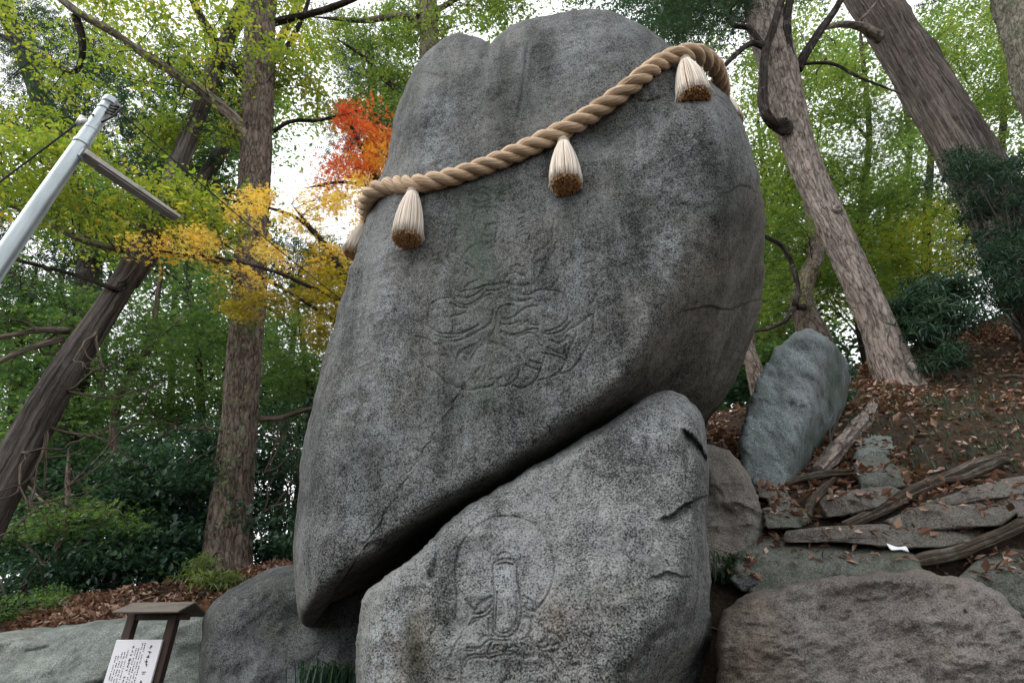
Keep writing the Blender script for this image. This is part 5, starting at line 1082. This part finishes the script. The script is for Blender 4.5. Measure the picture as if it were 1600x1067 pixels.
for q in range(4): mb.tube(np.array([ptop + np.array([.05, -.02, -.06 - .03 * q]), ptop + np.array([.14 + .02 * (q % 2), -.03, -.09 - .035 * q])]), .012, 8)
mb.tube(catmull([ptop + np.array([.05, -.02, -.05]), ptop + np.array([.17, -.04, -.10]), ptop + np.array([.15, -.04, -.22]), ptop + np.array([.09, -.04, -.30])], 14), .009, 6)
mb.build('cable_clamp', M['black'], lp)
mb = MB(); mb.tube(np.array([[PX - .09, PY - .03, ptop[2] - .30], [PX - .03, PY - .03, ptop[2] - .30]]), .03, 10); mb.tube(np.array([[PX - .105, PY - .03, ptop[2] - .33], [PX - .105, PY - .03, ptop[2] - .24]]), .022, 10); mb.build('insulator', plain('porcelain', (.6, .6, .6), .3), lp)
mb = MB(); bp = CAM + (np.array([PX, PY - .058, ptop[2] - .24]) - CAM); mb.tube(np.array([bp, bp + np.array([0, -.006, 0])]), .011, 10); mb.build('bolt_hole', M['black'], lp)
def cable(p0, p1, sag, r, label):
    f = np.linspace(0, 1, 50)[:, None]; p = p0 * (1 - f) + p1 * f; p[:, 2] -= sag * 4 * (f * (1 - f))[:, 0]
    mb = MB(); mb.tube(p, r, 6); tag(mb.build('overhead_cable', M['black'], None, True, p0), label, 'cable')
cable(np.array([PX - .132, PY - .03, ptop[2] - .28]), np.array(PT(np.array(-300.), np.array(500.), np.array(4.2))), .05, .008, 'black cable leading from the white insulator on the lamp pole away from the boulders')
cable(np.array([PX + .12, PY - .03, ptop[2] - .13]), np.array(P(np.array(640.), np.array(545.), np.array(8.2))), .10, .006, 'thin black cable running from the lamp pole top towards the huge boulder')

LEAN = R(5.6)                                   # the pole stands a little out of plumb, pivoting on its top
lp.rotation_euler = (0, LEAN, 0)
lp.location = (PX - math.sin(LEAN) * ptop[2], PY, ptop[2] * (1 - math.cos(LEAN)))

# ------------------------------------------------------------------ notice board
M['wood'] = plain('dark_stained_wood', (.055, .036, .028), .75, 0, .35, 22.0, .3, .3, (1, 1, .15))
M['wood2'] = plain('weathered_roof_board', (.115, .10, .085), .8, 0, .3, 14.0, .3, .3, (.3, 1, 1))
M['board'] = plain('white_enamel_board', (.74, .73, .77), .45, 0, .03, 3.0)
M['ink'] = plain('black_print', (.03, .03, .04), .6)
SD = 6.05
pl = P(np.array(182.), np.array(1003.), np.array(SD + .03)); pr = P(np.array(256.), np.array(995.), np.array(SD - .03))
bw = float(np.linalg.norm((pr - pl)[:2])); ztop = float((pl[2] + pr[2]) / 2); cxs = (pl + pr) / 2
sb = empty('notice_board', (cxs[0], cxs[1], 0.0), 'roofed wooden notice board with a white printed panel before the ledge rock', 'sign')
sb.rotation_euler = (0, 0, math.atan2((pr - pl)[1], (pr - pl)[0]))
def loc(mb, name, mat, parent=None, bev=0.0):
    o = mb.build(name, mat, None, False); o.parent = parent or sb; o.location = (0, 0, 0)
    if bev: bevel(o, bev, 1)
    return o
for s2 in (-1, 1):
    mb = MB(); mb.box((s2 * (bw / 2 - .055) + (.07 if s2 > 0 else .0), .055, (ztop + .22) / 2 - .05), (.085, .07, ztop + .32)); loc(mb, 'post', M['wood'], None, .004)
hb = .62
mb = MB(); mb.box((0, 0, ztop - hb / 2), (bw, .022, hb)); board = loc(mb, 'panel', M['board'], None, .003)
mb = MB(); mb.box((.10, .055, ztop + .20), (bw + .13, .05, .06)); loc(mb, 'ridge_beam', M['wood'], None, .003)
rw = bw + .20; ru_ = .25; zr_ = ztop + .32; an = R(24)
for s2 in (-1, 1):
    Mx = np.array(Matrix.Rotation(-s2 * an, 3, 'X')); mb = MB()
    mb.box(np.array([.10, .055 + s2 * (ru_ / 2 * math.cos(an) + .001), zr_ - ru_ / 2 * math.sin(an)]), (rw, ru_, .017), Mx); loc(mb, 'roof_board', M['wood2'], None, .003)
# print: columns of small brush marks, too small to read
mbt = MB(); rp_ = random.Random(5)
def glyph(x, z, s):
    for q in range(rp_.randint(3, 5)):
        if rp_.random() < .55: w_, h_ = s * rp_.uniform(.5, .95), s * .14
        else: w_, h_ = s * .15, s * rp_.uniform(.4, .9)
        mbt.box((x + rp_.uniform(-.22, .22) * s, -.0125, z + rp_.uniform(-.35, .35) * s), (w_, .002 + .0004 * q, h_))
cols = [(.80, .10, .030, 4, 3), (.80, .30, .038, 6, 1), (.655, .05, .013, 24, 5), (.60, .05, .013, 24, 4), (.545, .12, .013, 22, 6), (.49, .12, .013, 22, 4), (.42, .10, .024, 4, 3), (.42, .26, .024, 9, 4), (.33, .14, .012, 22, 5), (.27, .17, .012, 20, 4), (.215, .17, .012, 20, 4), (.16, .22, .012, 18, 3), (.105, .22, .012, 17, 4)]
for fx, fz, s2, n, gap in cols:
    z = ztop - fz * hb
    for q in range(n):
        if z < ztop - hb + .03: break
        glyph(-bw / 2 + fx * bw, z, s2); z -= s2 * 1.25
        if (q + 1) % gap == 0: z -= s2 * .9
loc(mbt, 'lettering', M['ink'], board)
